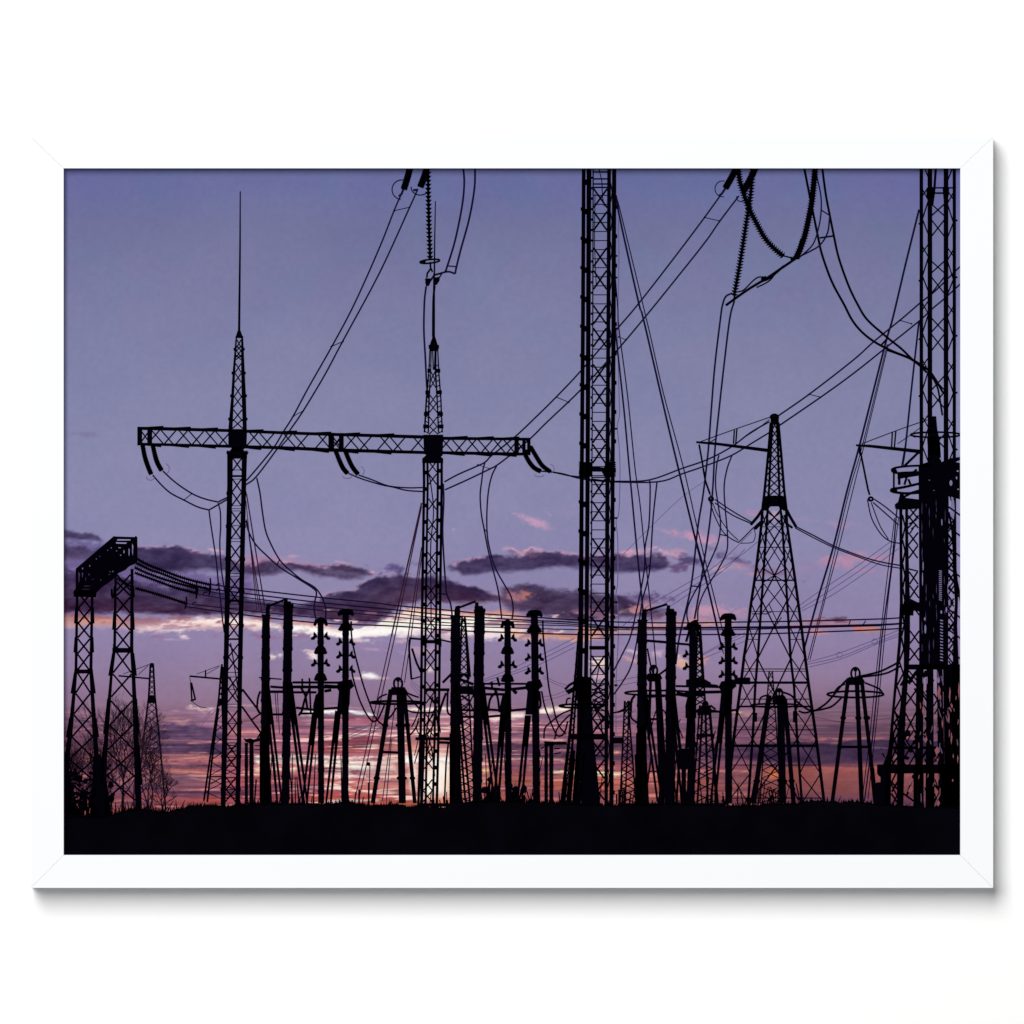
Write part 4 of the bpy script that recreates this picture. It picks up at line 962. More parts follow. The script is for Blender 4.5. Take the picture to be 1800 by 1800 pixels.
# ---- lattice tower in the right half
m = new()
OLt = [(743, 1355), (793, 1351), (860, 1344.5), (890, 1341), (927, 1338), (1003, 1329), (1070, 1319), (1120, 1313.5), (1155, 1308), (1190, 1304), (1290, 1291), (1415, 1277)]
ORt = [(743, 1368.5), (793, 1373), (860, 1378.5), (890, 1382), (920, 1383.5), (958, 1389), (1020, 1398), (1095, 1408), (1151, 1415), (1206, 1422), (1290, 1434), (1411, 1449)]
ILt = [(743, 1358), (793, 1355), (860, 1352), (890, 1350), (927, 1347.5), (1040, 1340), (1151, 1332.6), (1207, 1327.8), (1290, 1323.6), (1415, 1315)]
IRt = [(743, 1366), (793, 1368), (860, 1370), (890, 1372), (927, 1375.5), (1040, 1383), (1158, 1390), (1207, 1396), (1290, 1401), (1415, 1410)]
for P, wd in ((OLt, 3.4), (ORt, 3.4), (ILt, 3.8), (IRt, 3.8)): m.line([(x, y) for y, x in P], wd, wd+.8)
m.poly([(1355, 733), (1358, 728), (1366, 728), (1369, 733), (1369.5, 745), (1354.5, 745)]); m.arc(1361.5, 733, 7, 5, 2)
for y in np.arange(748, 866, 14.5): xbrace(m, ILt, IRt, y, 8, 1.6); 
for y in np.arange(755, 866, 21):
    m.line([(ip(OLt, y), y), (ip(ILt, y+10), y+10), (ip(OLt, y+20), y+20)], 1.7); m.line([(ip(ORt, y), y), (ip(IRt, y+10), y+10), (ip(ORt, y+20), y+20)], 1.7)
m.poly([(1348, 871), (1376, 871), (1383, 884), (1385, 896), (1378, 898), (1368, 890), (1355, 890), (1346, 898), (1340, 896), (1341, 884)])
m.arc(1345, 884, 3, 4, 2); m.rect(1343, 872, 1349, 877); m.rect(1375, 872, 1381, 877)
for y0, y1 in ((896, 925), (925, 978), (978, 1055), (1055, 1158), (1158, 1300), (1300, 1412)):
    m.line([(ip(ILt, y0), y0), (ip(IRt, y1), y1)], 1.9); m.line([(ip(IRt, y0), y0), (ip(ILt, y1), y1)], 1.9)
for y0, y1 in ((900, 920), (912, 940), (945, 1000), (1000, 1024), (1024, 1080)):
    m.line([(ip(ILt, y0), y0), (ip(IRt, y1), y1)], 1.3); m.line([(ip(IRt, y0), y0), (ip(ILt, y1), y1)], 1.3)
for ys in ([900, 930, 962, 994, 1026, 1060, 1098, 1155, 1200, 1250, 1300, 1360, 1412], ):
    for i, (y0, y1) in enumerate(zip(ys[:-1], ys[1:])):
        for O, I in ((OLt, ILt), (ORt, IRt)):
            m.line([(ip(O, y0), y0), (ip(I, y1), y1)], 1.5); m.line([(ip(I, y0), y0), (ip(O, y1), y1)], 1.5)
def band(y, h, a=OLt, b=ORt): m.rect(ip(a, y), y-h/2, ip(b, y), y+h/2)
band(926, 1); band(962, 1.2, OLt, ORt); band(1020, 2.4); band(1075, 1, OLt, ORt); band(1124, 1.1, OLt, ILt); band(1124, 1.1, IRt, ORt); band(1176, 1.4); band(1180, 1.1); band(1200, 4.2); band(1229, 1.4); band(1242, 3); band(1283, 1.4); band(1311, 4.6); band(1345, 1.3); band(1403, 1.6)
for (x0, y0, x1, y1) in ((1345, 1080, 1357, 1075), (1374, 1085, 1360, 1105), (1352, 1062, 1368, 1096), (1322, 1079, 1345, 1079)): m.line([(x0, y0), (x1, y1)], 1.2)
m.rect(1291, 1191, 1319, 1203)
m.rect(1324, 1253, 1331, 1269); m.rect(1394, 1250, 1402, 1270)
put(m, 'lattice_tower', 'broad lattice tower in the right half with a waist')
for lab, P, wd in (('left', [(1340, 896), (1332, 908), (1321, 921)], 5), ('lower left', [(1342, 915), (1335, 921), (1328, 928)], 6.5), ('right', [(1383, 896), (1389, 908), (1399, 925)], 5.2), ('lower right', [(1379, 905), (1384, 920), (1392, 927)], 4)):
    m = new(); m.curve(P, wd); m.disc(P[-1][0], P[-1][1], wd*.5); put(m, 'insulator_string', lab+' insulator spreading from the tower waist')
m = new()
m.line([(1224, 777), (1260, 780), (1353, 792)], 2.6, 4.8); m.line([(1232, 776), (1290, 755), (1354, 733)], 1.1); m.line([(1303, 772), (1330, 755), (1353, 737)], .9); m.line([(1291, 756), (1289.5, 780)], 2); m.line([(1295.5, 754), (1293.5, 780)], 2)
m.line([(1229, 781), (1236, 820)], 2.4); m.line([(1236, 822), (1240, 845), (1248, 868)], 2.6); m.line([(1248, 868), (1250, 874)], 1.4); m.arc(1250, 877, 4, 3.4, 2.4); m.line([(1246, 880), (1249, 876)], 3)
put(m, 'side_arm', 'thin left arm of the lattice tower')
m = new()
m.line([(1505, 782.5), (1530, 784), (1622, 794)], 2.6, 5.2); m.line([(1515, 780), (1570, 759), (1592, 751), (1630, 738)], 1.1); m.line([(1578, 780), (1600, 765), (1620, 750)], .9); m.line([(1569, 759), (1567.5, 785)], 2); m.line([(1575, 758), (1572.5, 786)], 2)
m.line([(1511.7, 783), (1512, 798)], 4); m.line([(1513, 795), (1526, 860), (1529, 870)], 2.6); m.arc(1531, 877, 3.6, 3, 2.8); m.line([(1526, 878), (1529, 876)], 3)
put(m, 'side_arm', 'thin arm left of the dark right-hand structure')

# ---- dense dark structure at the right edge
m = new()
m.poly([(1639, 731.5), (1646, 731.5), (1648, 755), (1652, 772), (1653, 800), (1632, 800), (1630, 770), (1636, 755)])
m.arc(1645, 764, 44, 4.6, 2.4); m.line([(1600, 764), (1610, 768)], 2.4)
m.line([(1616, 794), (1590, 819)], 3.2)
m.poly([(1632, 768), (1652, 768), (1655, 812), (1673, 805), (1689, 803), (1689, 808), (1680, 812), (1689, 814), (1689, 878), (1668, 872), (1668, 960), (1667, 1175), (1616, 1175), (1616, 1000), (1615, 836), (1578, 842), (1578, 833), (1585, 829), (1615, 828), (1615, 818), (1631, 812)])
m.curve([(1640, 818), (1600, 819), (1575, 822), (1568, 826.5), (1574, 831), (1590, 831)], 3.6); m.poly([(1566, 824), (1574, 821), (1578, 829), (1570, 831)]); m.line([(1590, 831), (1606, 830), (1612, 825)], 3)
m.line([(1571.5, 830), (1571.5, 858)], 2.6); m.line([(1581, 834), (1581, 852)], 4.6); m.line([(1595, 836), (1590, 852)], 3); m.line([(1597, 842), (1602, 854)], 3)
m.curve([(1616, 850), (1590, 856), (1569, 860), (1569, 864), (1590, 867), (1616, 866)], 3.4); m.poly([(1566, 858), (1576, 856), (1578, 864), (1570, 866)])
m.poly([(1583, 866), (1587, 866), (1592, 875), (1617, 878), (1617, 894), (1582, 896), (1574, 894), (1573, 887), (1579, 882)])
m.line([(1590, 873), (1603, 866), (1616, 862)], 3)
Lx = [(895, 1581), (960, 1581.5), (1060, 1582), (1130, 1579), (1200, 1572.5), (1240, 1569), (1290, 1564.5), (1345, 1559), (1420, 1556)]
L2 = [(895, 1586.5), (960, 1586.5), (1060, 1587.5), (1130, 1584.5), (1200, 1577.5), (1240, 1573.5), (1290, 1570), (1345, 1567), (1420, 1566)]
L3 = [(895, 1591.5), (960, 1591.5), (1060, 1591), (1130, 1589), (1175, 1589), (1240, 1583), (1290, 1577.5), (1345, 1577), (1425, 1577)]
L4 = [(895, 1596.5), (960, 1597), (1060, 1600), (1130, 1600), (1175, 1598), (1240, 1593), (1290, 1591), (1345, 1590), (1425, 1588)]
chord(m, Lx, L2); chord(m, L3, L4)
for k in range(12):
    y = 905+k*43
    m.line([(ip(L2, y), y), (ip(L3, y+21), y+21), (ip(L2, y+42), y+42)], 2.4)
RF = [(895, 1615), (1000, 1613), (1060, 1616), (1200, 1616), (1440, 1616)]
for y in (901, 917, 947, 970, 1016, 1040, 1070, 1120, 1150, 1190): xbrace(m, L4, RF, y, 11, 2.1)
for a, b in (((1598, 921), (1612, 913)), ((1602, 930), (1612, 922)), ((1600, 937), (1606, 928)), ((1598, 1000), (1614, 1004))): m.line([a, b], 1.8)
m.rect(1593, 1168, 1690, 1177)
m.poly([(1600, 1052), (1616, 1060), (1616, 1075), (1600, 1072)]); m.rect(1583, 1062, 1606, 1082)
chord(m, [(875, 1675), (1000, 1675), (1060, 1679), (1100, 1676), (1200, 1675), (1440, 1674)], [(875, 1681), (1000, 1682), (1030, 1685), (1100, 1683), (1200, 1687), (1440, 1690)])
m.line([(1668, 900), (1674, 930), (1680, 1010), (1690, 1060)], 3); 
for k in range(12): y = 920+k*22; m.line([(1668, y), (1677, y+14)], 2); m.line([(1677, y), (1668, y+14)], 1.8)
for x0, x1, b0, b1 in ((1611, 1624, 1608, 1622), (1629, 1641, 1627, 1642), (1647, 1657, 1650, 1662), (1658, 1668, 1662, 1674), (1674, 1687, 1676, 1690)):
    m.quad((x0, 1174), (x1, 1174), (b1, 1430), (b0, 1430))
for k in range(46):
    y = R.uniform(1178, 1335); x = R.uniform(1588, 1676); s = R.choice((-1, 1)); L = R.uniform(10, 26)
    m.line([(x, y), (x+s*L*.6, y+L)], R.uniform(1.4, 3))
for k in range(18):
    y = R.uniform(1180, 1340); x = R.uniform(1592, 1684); m.disc(x, y, R.uniform(2, 4.5), R.uniform(3, 8))
for y0, y1 in ((1178, 1212), (1212, 1248), (1250, 1300), (1296, 1338)): m.line([(1590, y0), (1616, y1)], 2.2); m.line([(1612, y0), (1586, y1)], 2.2)
for y0, y1 in ((1250, 1276), (1270, 1310), (1318, 1345)): m.line([(1572, y0), (1592, y1)], 2.4); m.line([(1588, y0), (1568, y1)], 2.4)
m.rect(1570, 1312, 1650, 1317)
m.poly([(1667, 1176), (1690, 1176), (1690, 1440), (1664, 1440), (1662, 1300)]); 
m.rect(1542, 1344, 1690, 1359.5); m.poly([(1566, 1290), (1573, 1290), (1566, 1345), (1552, 1345), (1560, 1325)])
m.poly([(1543, 1357), (1566, 1360), (1566, 1430), (1536, 1430), (1536, 1380), (1541, 1376), (1548, 1375), (1548, 1366), (1543, 1362)])
m.line([(1551, 1324), (1556, 1332)], 2)
for x0, x1 in ((1581, 1588), (1606, 1612), (1616, 1624), (1632, 1643)): m.rect(x0, 1358, x1, 1420)
for a, b in (((1568, 1375), (1586, 1398)), ((1583, 1366), (1568, 1392)), ((1567, 1395), (1584, 1420)), ((1606, 1362), (1594, 1400)), ((1608, 1365), (1620, 1385)), ((1625, 1385), (1636, 1398)), ((1588, 1395), (1606, 1408)), ((1636, 1372), (1662, 1402)), ((1660, 1376), (1640, 1414)), ((1640, 1392), (1660, 1422))): m.line([a, b], 2.6)
m.rect(1657, 1358, 1690, 1432)
put(m, 'switchgear_tower', 'dense dark tangle of platforms and columns at the right edge')
m = new()
for k in range(16): m.line([(1651, 1003+k*3.4), (1656, 1004.4+k*3.4)], 1.2)
for k in range(14): m.line([(1653, 1090+k*5.4), (1658, 1091.4+k*5.4)], 1.5)
for (x, y, a, b) in ((1656, 918, 1, 6), (1623, 995, 1, 8), (1622, 1018, .9, 12), (1667, 1035, 1.2, 9), (1670, 1060, 1, 8), (1655, 1076, 1.6, 3), (1626, 1088, 1.4, 3), (1627, 1106, 1.6, 8), (1664, 1072, 1.4, 5), (1676, 1115, 1.4, 5), (1672, 1146, 1, 4), (1650, 1195, 2.4, 6), (1630, 1196, 1, 7), (1623, 1196, .8, 6), (1634, 844, 1, .8), (1672, 849, 2.6, 5), (1682, 840, 1.4, 2.6), (1684, 828, 2, 1.4), (1685, 860, 2, 1.2), (1675, 895, 3.4, 20), (1654, 806, 1.4, 2.4), (1642, 862, 1, .6)): m.disc(x, y, a, b)
put(m, 'sky_gap', 'slivers of violet sky showing through the dark right-hand structure', ink('ink_violet', (122, 112, 152)))

# ---- apparatus columns, three groups
def column(m, xt0, xt1, xb0, xb1, y0, y1, rag=1.2):
    n = int((y1-y0)/1.7); Lp, Rp = [], []
    for i in range(n+1):
        t = i/n; y = y0+(y1-y0)*t
        k = i % 22
        j = rag*.9 if k in (0, 1, 2) else (rag*.35 if k > 12 else 0)
        j += .45 if i % 2 else -.45
        Lp.append((xt0+(xb0-xt0)*t - j, y)); Rp.append((xt1+(xb1-xt1)*t + j, y))
    for i in range(n): m.quad(Lp[i], Rp[i], Rp[i+1], Lp[i+1])
def horn(m, cx, y, s, hw=6, up=True):
    x = cx + s*hw
    m.line([(x, y), (x+s*7, y+1)], 3.6); m.poly([(x+s*2, y-5), (x+s*6, y-9), (x+s*6.5, y-1), (x+s*11.5, y+2.5), (x+s*10, y+6), (x+s*5, y+5.5), (x+s*3, y+2), (x, y+1)])
def skirt(m, cx, y, hw=12):
    m.poly([(cx-6, y-9), (cx+6, y-9), (cx+9, y-5), (cx+hw, y+3), (cx+hw-3, y+5), (cx-hw+3, y+5), (cx-hw, y+3), (cx-9, y-5)])
def vleg(m, x0, y0, x1, y1, w0=7, w1=7, split=True):
    if not split: m.line([(x0, y0), (x1, y1)], w0, w1); return
    m.line([(x0-2.5, y0), (x1-4, y1)], w0*.58, w1*.5); m.line([(x0+2.5, y0), (x1+4, y1)], w0*.58, w1*.5)
    m.line([(x0, y0), (x0+(x1-x0)*.35, y0+(y1-y0)*.35)], w0)

def group(tag, c1, c2, c3_, c4, tube, legs, irregular=False):
    m = new(); column(m, *c1[:4], c1[4], 1412); m.poly([(c1[0]+6, c1[4]+2), (c1[0]+6, c1[4]-10), (c1[0]+8, c1[4]-17), (c1[1]-1, c1[4]-19), (c1[1], c1[4]-8), (c1[1]-.5, c1[4]+2)])
    m.poly([(c1[2]-1, 1290), (c1[3]-2, 1270), (c1[3]+5, 1412), (c1[2]-1, 1412)])
    put(m, 'insulator_column', 'first dark column of the '+tag+' group')
    m = new(); column(m, *c2[:4], c2[4]+10, 1412, 1.5); m.rect(c2[0]+1, c2[4]-3, c2[0]+7, c2[4]+12); m.poly([(c2[0], c2[4]+3), (c2[1]-4, c2[4]+3), (c2[1]-2, c2[4]+8), (c2[1]+1, c2[4]+7), (c2[1]+1, c2[4]+14), (c2[0], c2[4]+14)])
    m.line([tube[0], tube[1]], 2.8); m.line([tube[0], (tube[0][0]-1, tube[0][1]+7)], 3)
    put(m, 'insulator_column', 'tallest dark column of the '+tag+' group')
    m = new(); x0, x1, yt, hy, bot = c3_
    cx = (x0+x1)/2
    column(m, x0, x1, x0+bot, x1+bot, yt+4, 1412, .6); m.poly([(cx-5, yt+1), (cx, yt-2), (cx+5, yt+1), (cx+11, yt+3), (cx+13, yt+13), (cx+9, yt+15), (cx+6, yt+10), (cx-6, yt+10), (cx-9, yt+15), (cx-13, yt+13), (cx-10, yt+3)])
    for k, y in enumerate(hy):
        (skirt(m, cx, y) if k % 2 else (horn(m, cx, y, -1), horn(m, cx, y, 1))) if not irregular else horn(m, cx-1, y, -1)
    m.poly([(cx-9, 1222), (cx+6, 1210), (cx+6, 1262), (cx-13, 1262), (cx-13, 1240)])
    put(m, 'post_insulator', 'horned post third in the '+tag+' group')
    m = new(); x0, x1, yt, hy, bot = c4; cx = (x0+x1)/2
    column(m, x0, x1, x0+bot, x1+bot, yt+4, 1412, .6)
    m.poly([(cx-10, yt+1), (cx-5, yt-1), (cx+6, yt-1), (cx+12, yt+1), (cx+15, yt+9), (cx+13, yt+12), (cx+8, yt+10), (cx-7, yt+10), (cx-13, yt+12), (cx-15, yt+8)])
    for k, y in enumerate(hy):
        if k == 0: skirt(m, cx, y, 14)
        else: horn(m, cx, y, -1); horn(m, cx, y, 1)
    m.poly([(cx-12, 1198), (cx+10, 1194), (cx+15, 1206), (cx+8, 1212), (cx+7, 1236), (cx+3, 1256), (cx-16, 1256), (cx-12, 1215), (cx-17, 1208)])
    put(m, 'post_insulator', 'horned post fourth in the '+tag+' group')
    for lab, L in zip(('first', 'second', 'third', 'fourth'), legs):
        m = new(); vleg(m, *L); 
        yb = L[1]+(L[3]-L[1])*.33; xb = L[0]+(L[2]-L[0])*.33; m.disc(xb, yb, 6, 3.5)
        put(m, 'support_leg', lab+' slanting leg of the '+tag+' group')

G1 = ((460.6, 474, 457, 473, 1080), (498.5, 514.5, 495, 508, 1054), (558, 568.5, 1086, [1119, 1145, 1166, 1192], 1), (602, 613, 1071, [1104, 1129, 1152, 1177], -1), ((473, 1065), (500, 1054)),
      [(468, 1200, 491, 1410, 9), (508, 1200, 536, 1412, 11), (553, 1255, 535, 1412, 9), (594, 1250, 577, 1412, 10)])
G2 = ((792.5, 809, 791, 808, 1083), (834, 852, 831, 846, 1062), (886.5, 897.5, 1090, [1122, 1145, 1169, 1194], 2), (933, 945.5, 1073, [1107, 1131, 1156, 1180], 4), ((804, 1069), (836, 1057)),
      [(803, 1200, 822, 1410, 9), (846, 1200, 873, 1412, 10), (884, 1260, 872, 1412, 10), (928, 1258, 913, 1412, 10)])
G3 = ((1121.5, 1137, 1119, 1136, 1089), (1171, 1188.5, 1170, 1186, 1067), (1212, 1224, 1093, [1150, 1172], -3), (1274, 1286, 1079, [1113, 1137, 1162, 1186], 1), ((1134, 1074), (1173, 1062)),
      [(1131, 1205, 1160, 1410, 9), (1181, 1215, 1203, 1412, 12), (1213, 1260, 1204, 1412, 10), (1270, 1250, 1253, 1412, 9)])
group('left', *G1); group('middle', *G2); group('right', *G3, irregular=True)

def frame(lab, bars, curves=()):
    m = new()
    for a, b, wd in bars: m.line([a, b], wd)
    for P, wd in curves: m.curve(P, wd)
    put(m, 'support_beam', lab)
frame('horizontal beams linking the left group', [((455, 1191), (495, 1194), 1.6), ((475, 1207), (500, 1209), 4), ((475, 1216), (500, 1216), 4.5), ((514, 1199.5), (602, 1200), 3), ((514, 1207.5), (600, 1208), 5), ((516, 1217), (556, 1217), 3),
      ((531, 1193), (531, 1215), 2.4), ((543.5, 1192), (546, 1255), 2.4), ((478, 1256), (496, 1256), 3), ((520, 1244), (552, 1248), 4), ((525, 1254), (556, 1254), 2.8), ((568, 1246), (596, 1244), 3), ((570, 1206), (600, 1208), 6), ((570, 1215), (582, 1213), 5)],
      [([(545, 1208), (536, 1228), (530, 1250), (524, 1258)], 3), ([(528, 1208), (536, 1222), (540, 1245)], 3), ([(457, 1215), (453, 1228), (452, 1246), (458, 1256)], 2.6)])
frame('horizontal beams linking the middle group', [((850, 1202), (936, 1202), 2.6), ((848, 1209), (890, 1213), 5), ((895, 1212), (935, 1208), 5), ((852, 1220.5), (888, 1220.5), 3.4), ((864, 1198), (865, 1212), 3), ((874, 1191), (878, 1206), 3), ((857, 1247), (882, 1249), 4), ((898, 1249), (930, 1246), 4), ((855, 1260), (880, 1258), 4),
      ((808, 1194), (832, 1203), 5), ((810, 1215), (834, 1218), 8), ((812, 1248), (832, 1249), 3), ((812, 1260), (832, 1260), 3), ((770, 1305), (800, 1306), 3.5), ((782, 1299), (800, 1299), 5), ((902, 1213), (908, 1219), 6)],
      [([(874, 1215), (862, 1228), (858, 1250)], 3), ([(870, 1213), (875, 1228), (878, 1252)], 3), ([(787, 1215), (786, 1245), (788, 1254), (793, 1258)], 2.6), ([(948, 1215), (950, 1240), (944, 1246)], 3),
       ([(778, 1200), (788, 1190), (796, 1182)], 4), ([(784, 1218), (776, 1240), (770, 1262)], 3), ([(809, 1250), (822, 1240), (832, 1222)], 1.8), ([(812, 1222), (824, 1232), (832, 1250)], 1.8)])
frame('horizontal beams linking the right group', [((1135, 1126), (1172, 1129), 3.4), ((1188, 1131), (1212, 1133), 3), ((1188, 1206), (1275, 1208), 3.6), ((1189, 1219), (1212, 1223), 7), ((1232, 1217), (1272, 1216), 5), ((1232, 1202), (1262, 1206), 4), ((1136, 1225), (1176, 1223), 4), ((1138, 1214), (1176, 1214), 2.4), ((1142, 1264), (1155, 1264), 3.6), ((1224, 1251), (1275, 1251), 3), ((1284, 1249), (1295, 1248), 3)],
      [([(1086, 1252), (1098, 1246), (1112, 1232)], 2.6), ([(1078, 1253), (1094, 1250), (1110, 1246)], 2), ([(1109, 1250), (1110, 1232), (1116, 1222)], 4), ([(1150, 1192), (1164, 1182), (1172, 1176)], 2.6), ([(1109, 1248), (1110, 1262), (1122, 1272)], 2.6),
       ([(1138, 1140), (1144, 1170), (1150, 1190)], 2.2)])
# slack jumpers near the tripods
wire('looping jumpers between left group and round-headed tripod', [
    ([(617, 1092), (618, 1120), (625, 1155), (638, 1203), (650, 1237), (660, 1262), (671, 1273), (676, 1274)], 2.2), ([(618, 1180), (622, 1198), (631, 1228), (642, 1252), (652, 1266), (657, 1268), (664, 1264), (672, 1248), (676, 1238)], 2.2),
    ([(676, 1266), (686, 1260), (697, 1244)], 2.2), ([(663, 1232), (668, 1225), (680, 1220)], 2.0), ([(710, 1215), (722, 1221), (736, 1226)], 2.2), ([(708, 1213), (720, 1226), (730, 1238), (737, 1246)], 2.2),
    ([(712, 1246), (722, 1251), (738, 1253), (760, 1252), (768, 1246)], 2.2), ([(720, 1293), (729, 1282), (736, 1268)], 2), ([(736, 1262), (732, 1280), (738, 1293)], 1.6)], M_BLACK, name='jumper_wire')
wire('crossing jumpers between middle group and centre mast', [
    ([(954, 1090), (955, 1120), (960, 1165), (965, 1210), (972, 1240), (978, 1265), (986, 1281), (995, 1290)], 2.2), ([(952, 1215), (957, 1240), (965, 1262), (976, 1288), (983, 1294), (992, 1288), (998, 1268)], 2.2),
    ([(956, 1298), (958, 1280), (970, 1268), (985, 1256), (1003, 1248)], 2.0), ([(975, 1300), (979, 1282), (990, 1268), (1002, 1256)], 2.0)], M_BLACK, name='jumper_wire')
wire('jumpers from the lattice tower base to the ringed tripod', [
    ([(1403, 1235), (1420, 1247), (1432, 1249), (1442, 1244), (1455, 1234), (1467, 1220), (1480, 1204), (1492, 1192)], 2.6), ([(1404, 1250), (1415, 1253), (1428, 1250), (1450, 1246), (1465, 1240), (1480, 1226)], 2.4),
    ([(1506, 1190), (1530, 1185), (1548, 1180), (1565, 1172), (1582, 1163)], 2.6), ([(1506, 1191), (1540, 1187), (1562, 1182), (1585, 1170)], 2.4), ([(1467, 1217), (1474, 1208), (1486, 1202)], 2.2), ([(1520, 1200), (1535, 1206), (1547, 1212), (1553, 1221)], 2.4),
    ([(1374, 1216), (1390, 1222), (1400, 1232), (1408, 1240)], 2.6), ([(1334, 1236), (1338, 1226), (1348, 1222)], 2.2)], M_BLACK, name='jumper_wire')

def tripod(lab, hx, hy, r, legs, ring, bar=None, joints=()):
    m = new()
    m.arc(hx, hy+r*1.2, r, r*1.35, 2.8); m.rect(hx-3, hy-1, hx+3, hy+5); m.line([(hx, hy), (hx, hy+20)], 2)
    m.poly([(hx-r-4, hy+r*2), (hx+r+4, hy+r*2), (hx+r+9, hy+r*2+8), (hx+r+3, hy+r*2+14), (hx-r-3, hy+r*2+14), (hx-r-7, hy+r*2+8)])
    cx, cy, rx, ry, wd = ring
    m.arc(cx, cy, rx, ry, wd)
    for (x0, y0, x1, y1, w0) in legs:
        m.line([(x0, y0), (x1, y1)], w0, w0*.95)
        for t in joints:
            yy = t; xx = x0+(x1-x0)*(yy-y0)/(y1-y0); m.disc(xx, yy, w0*.72, 4)
    if bar: m.line([bar[0], bar[1]], 3.4)
    put(m, 'ringed_support', lab)
tripod('round-headed tripod between the left group and second mast', 699.6, 1193, 7.4, [(687, 1212, 655, 1412, 8), (703, 1210, 707, 1412, 13), (710, 1212, 729, 1412, 7)], (696, 1235, 45, 2.6, 3), ((672, 1322), (700, 1323)), (1275, 1368))
tripod('ringed tripod standing clear at right', 1504, 1175, 7.6, [(1491, 1196, 1463, 1412, 7), (1506.5, 1196, 1515, 1412, 8), (1515, 1196, 1534, 1360, 7), (1533, 1350, 1539, 1412, 8)], (1504, 1220.5, 50, 5.6, 2.6), ((1472, 1313), (1532, 1313)), (1262,))
tripod('ringed tripod in front of the lattice tower base', 1370, 1212, 5.5, [(1352, 1222, 1325, 1412, 9), (1372, 1222, 1376, 1412, 13), (1380, 1232, 1395, 1412, 8)], (1362, 1240, 42, 3, 2.4), None, (1373,))
tripod('ringed tripod behind the tall column of the right group', 1149, 1171, 6.5, [(1144, 1188, 1140, 1300, 5), (1155, 1186, 1164, 1412, 9), (1158, 1190, 1172, 1412, 7)], (1158, 1218, 60, 4.2, 2.4), None)
tripod('low tripod right of the horned post of the right group', 1240, 1234, 4, [(1235, 1240, 1226, 1412, 3), (1240, 1240, 1244, 1412, 4), (1246, 1240, 1262, 1412, 3)], (1238, 1250, 22, 1.6, 2), None)
# support tower and bushing in front of the centre mast
m = new()
LA, LB = [(1110, 1015.5), (1180, 1010), (1290, 999), (1415, 984)], [(1110, 1018), (1180, 1013.5), (1290, 1004), (1415, 991)]
chord(m, LA, LB); m.line([(1019, 1125), (1014, 1200), (1007, 1300), (1000, 1412)], 2.6); m.line([(1026, 1200), (1020, 1300), (1012, 1412)], 5)
for k in range(14): y = 1128+k*20; m.line([(ip(LA, y), y), (ip(LA, y)+9, y+11), (ip(LA, y+20), y+20)], 1.8)
m.poly([(1018, 1190), (1038, 1190), (1040, 1240), (1043, 1290), (1050, 1360), (1055, 1415), (1022, 1415), (1018, 1300)])
m.poly([(1008, 1198), (1018, 1185), (1040, 1198), (1040, 1232), (1014, 1232)])
m.line([(993, 1212), (1001, 1204), (1012, 1198)], 3.2); m.line([(995, 1216), (1004, 1212), (1014, 1206)], 3.4); m.line([(998, 1219), (1008, 1214)], 3)
m.arc(1022, 1241, 39, 3.4, 2.6); m.rect(982, 1239, 992, 1242.5); m.curve([(995, 1238), (997, 1229), (1003, 1227)], 2)
for k in range(12): y = 1208+k*9; xbrace(m, [(1200, 1040), (1415, 1052)], [(1200, 1063), (1415, 1064)], y, 6, 1.6) if k < 5 else None
for k in range(22):
    x = 986+R.uniform(0, 34); m.line([(x+8, 1320+R.uniform(-20, 20)), (x, 1414)], R.uniform(1.2, 3.4))
m.rect(1003, 1290, 1066, 1300)
m.line([(1042, 1242), (1064, 1262)], 2); m.line([(1046, 1280), (1066, 1262)], 2); m.line([(1048, 1270), (1066, 1300)], 2); m.line([(1046, 1330), (1066, 1310)], 1.8)
m.line([(1041, 1160), (1060, 1160)], 1); m.line([(1054, 1165), (1048, 1200)], 1.2)
put(m, 'lattice_tower', 'cluttered support tower in front of the centre mast foot')

# low equipment and background lattices between the groups
def posts(lab, L, top=None, bars=()):
    m = new()
    for x0, x1, y0 in L: column(m, x0, x1, x0, x1, y0, 1414, .5)
    if top: m.poly(top)
    for a, b, wd in bars: m.line([a, b], wd)
    put(m, 'disconnector', lab)
posts('low two-post disconnector left of the left group', [(430, 435.5, 1306), (438, 445.5, 1302)], [(427, 1297), (432, 1299), (440, 1298), (446, 1300), (456, 1297), (458, 1302), (446, 1305), (440, 1307), (431, 1304)], [((447, 1311), (460, 1311), 1.4), ((447, 1318), (460, 1318), 1.2), ((452, 1298), (458, 1288), 2), ((450, 1370), (447, 1412), 2)])
posts('low two-post disconnector left of the centre mast', [(957, 963, 1308), (965.5, 972.5, 1306)], [(956, 1303), (975, 1304), (996, 1304), (996, 1309), (975, 1309), (970, 1311), (958, 1311)], [((974, 1316), (984, 1316), 1.6), ((974, 1325), (986, 1323), 1.6), ((950, 1330), (948, 1318), 1.6), ((950, 1316), (956, 1314), 1.6)])
m = new()
def mini(x0t, x1t, x0b, x1b, y0, y1, n, wd=1.7, bw=1.1):
    L = [(y0, x0t), (y1, x0b)]; Q = [(y0, x1t), (y1, x1b)]
    m.line([(x0t, y0), (x0b, y1)], wd); m.line([(x1t, y0), (x1b, y1)], wd)
    h = (y1-y0)/n/2
    for k in range(n): xbrace(m, L, Q, y0+h*(2*k+1), h, bw)
mini(812, 817, 800, 834, 1084, 1412, 24, 2.2, 1.3); m.line([(817, 1086), (820, 1120), (826, 1190)], 3); m.line([(812, 1085), (810, 1100)], 2)
m.curve([(806, 1190), (812, 1186), (820, 1187), (824, 1194)], 5); m.rect(808, 1206, 832, 1220)
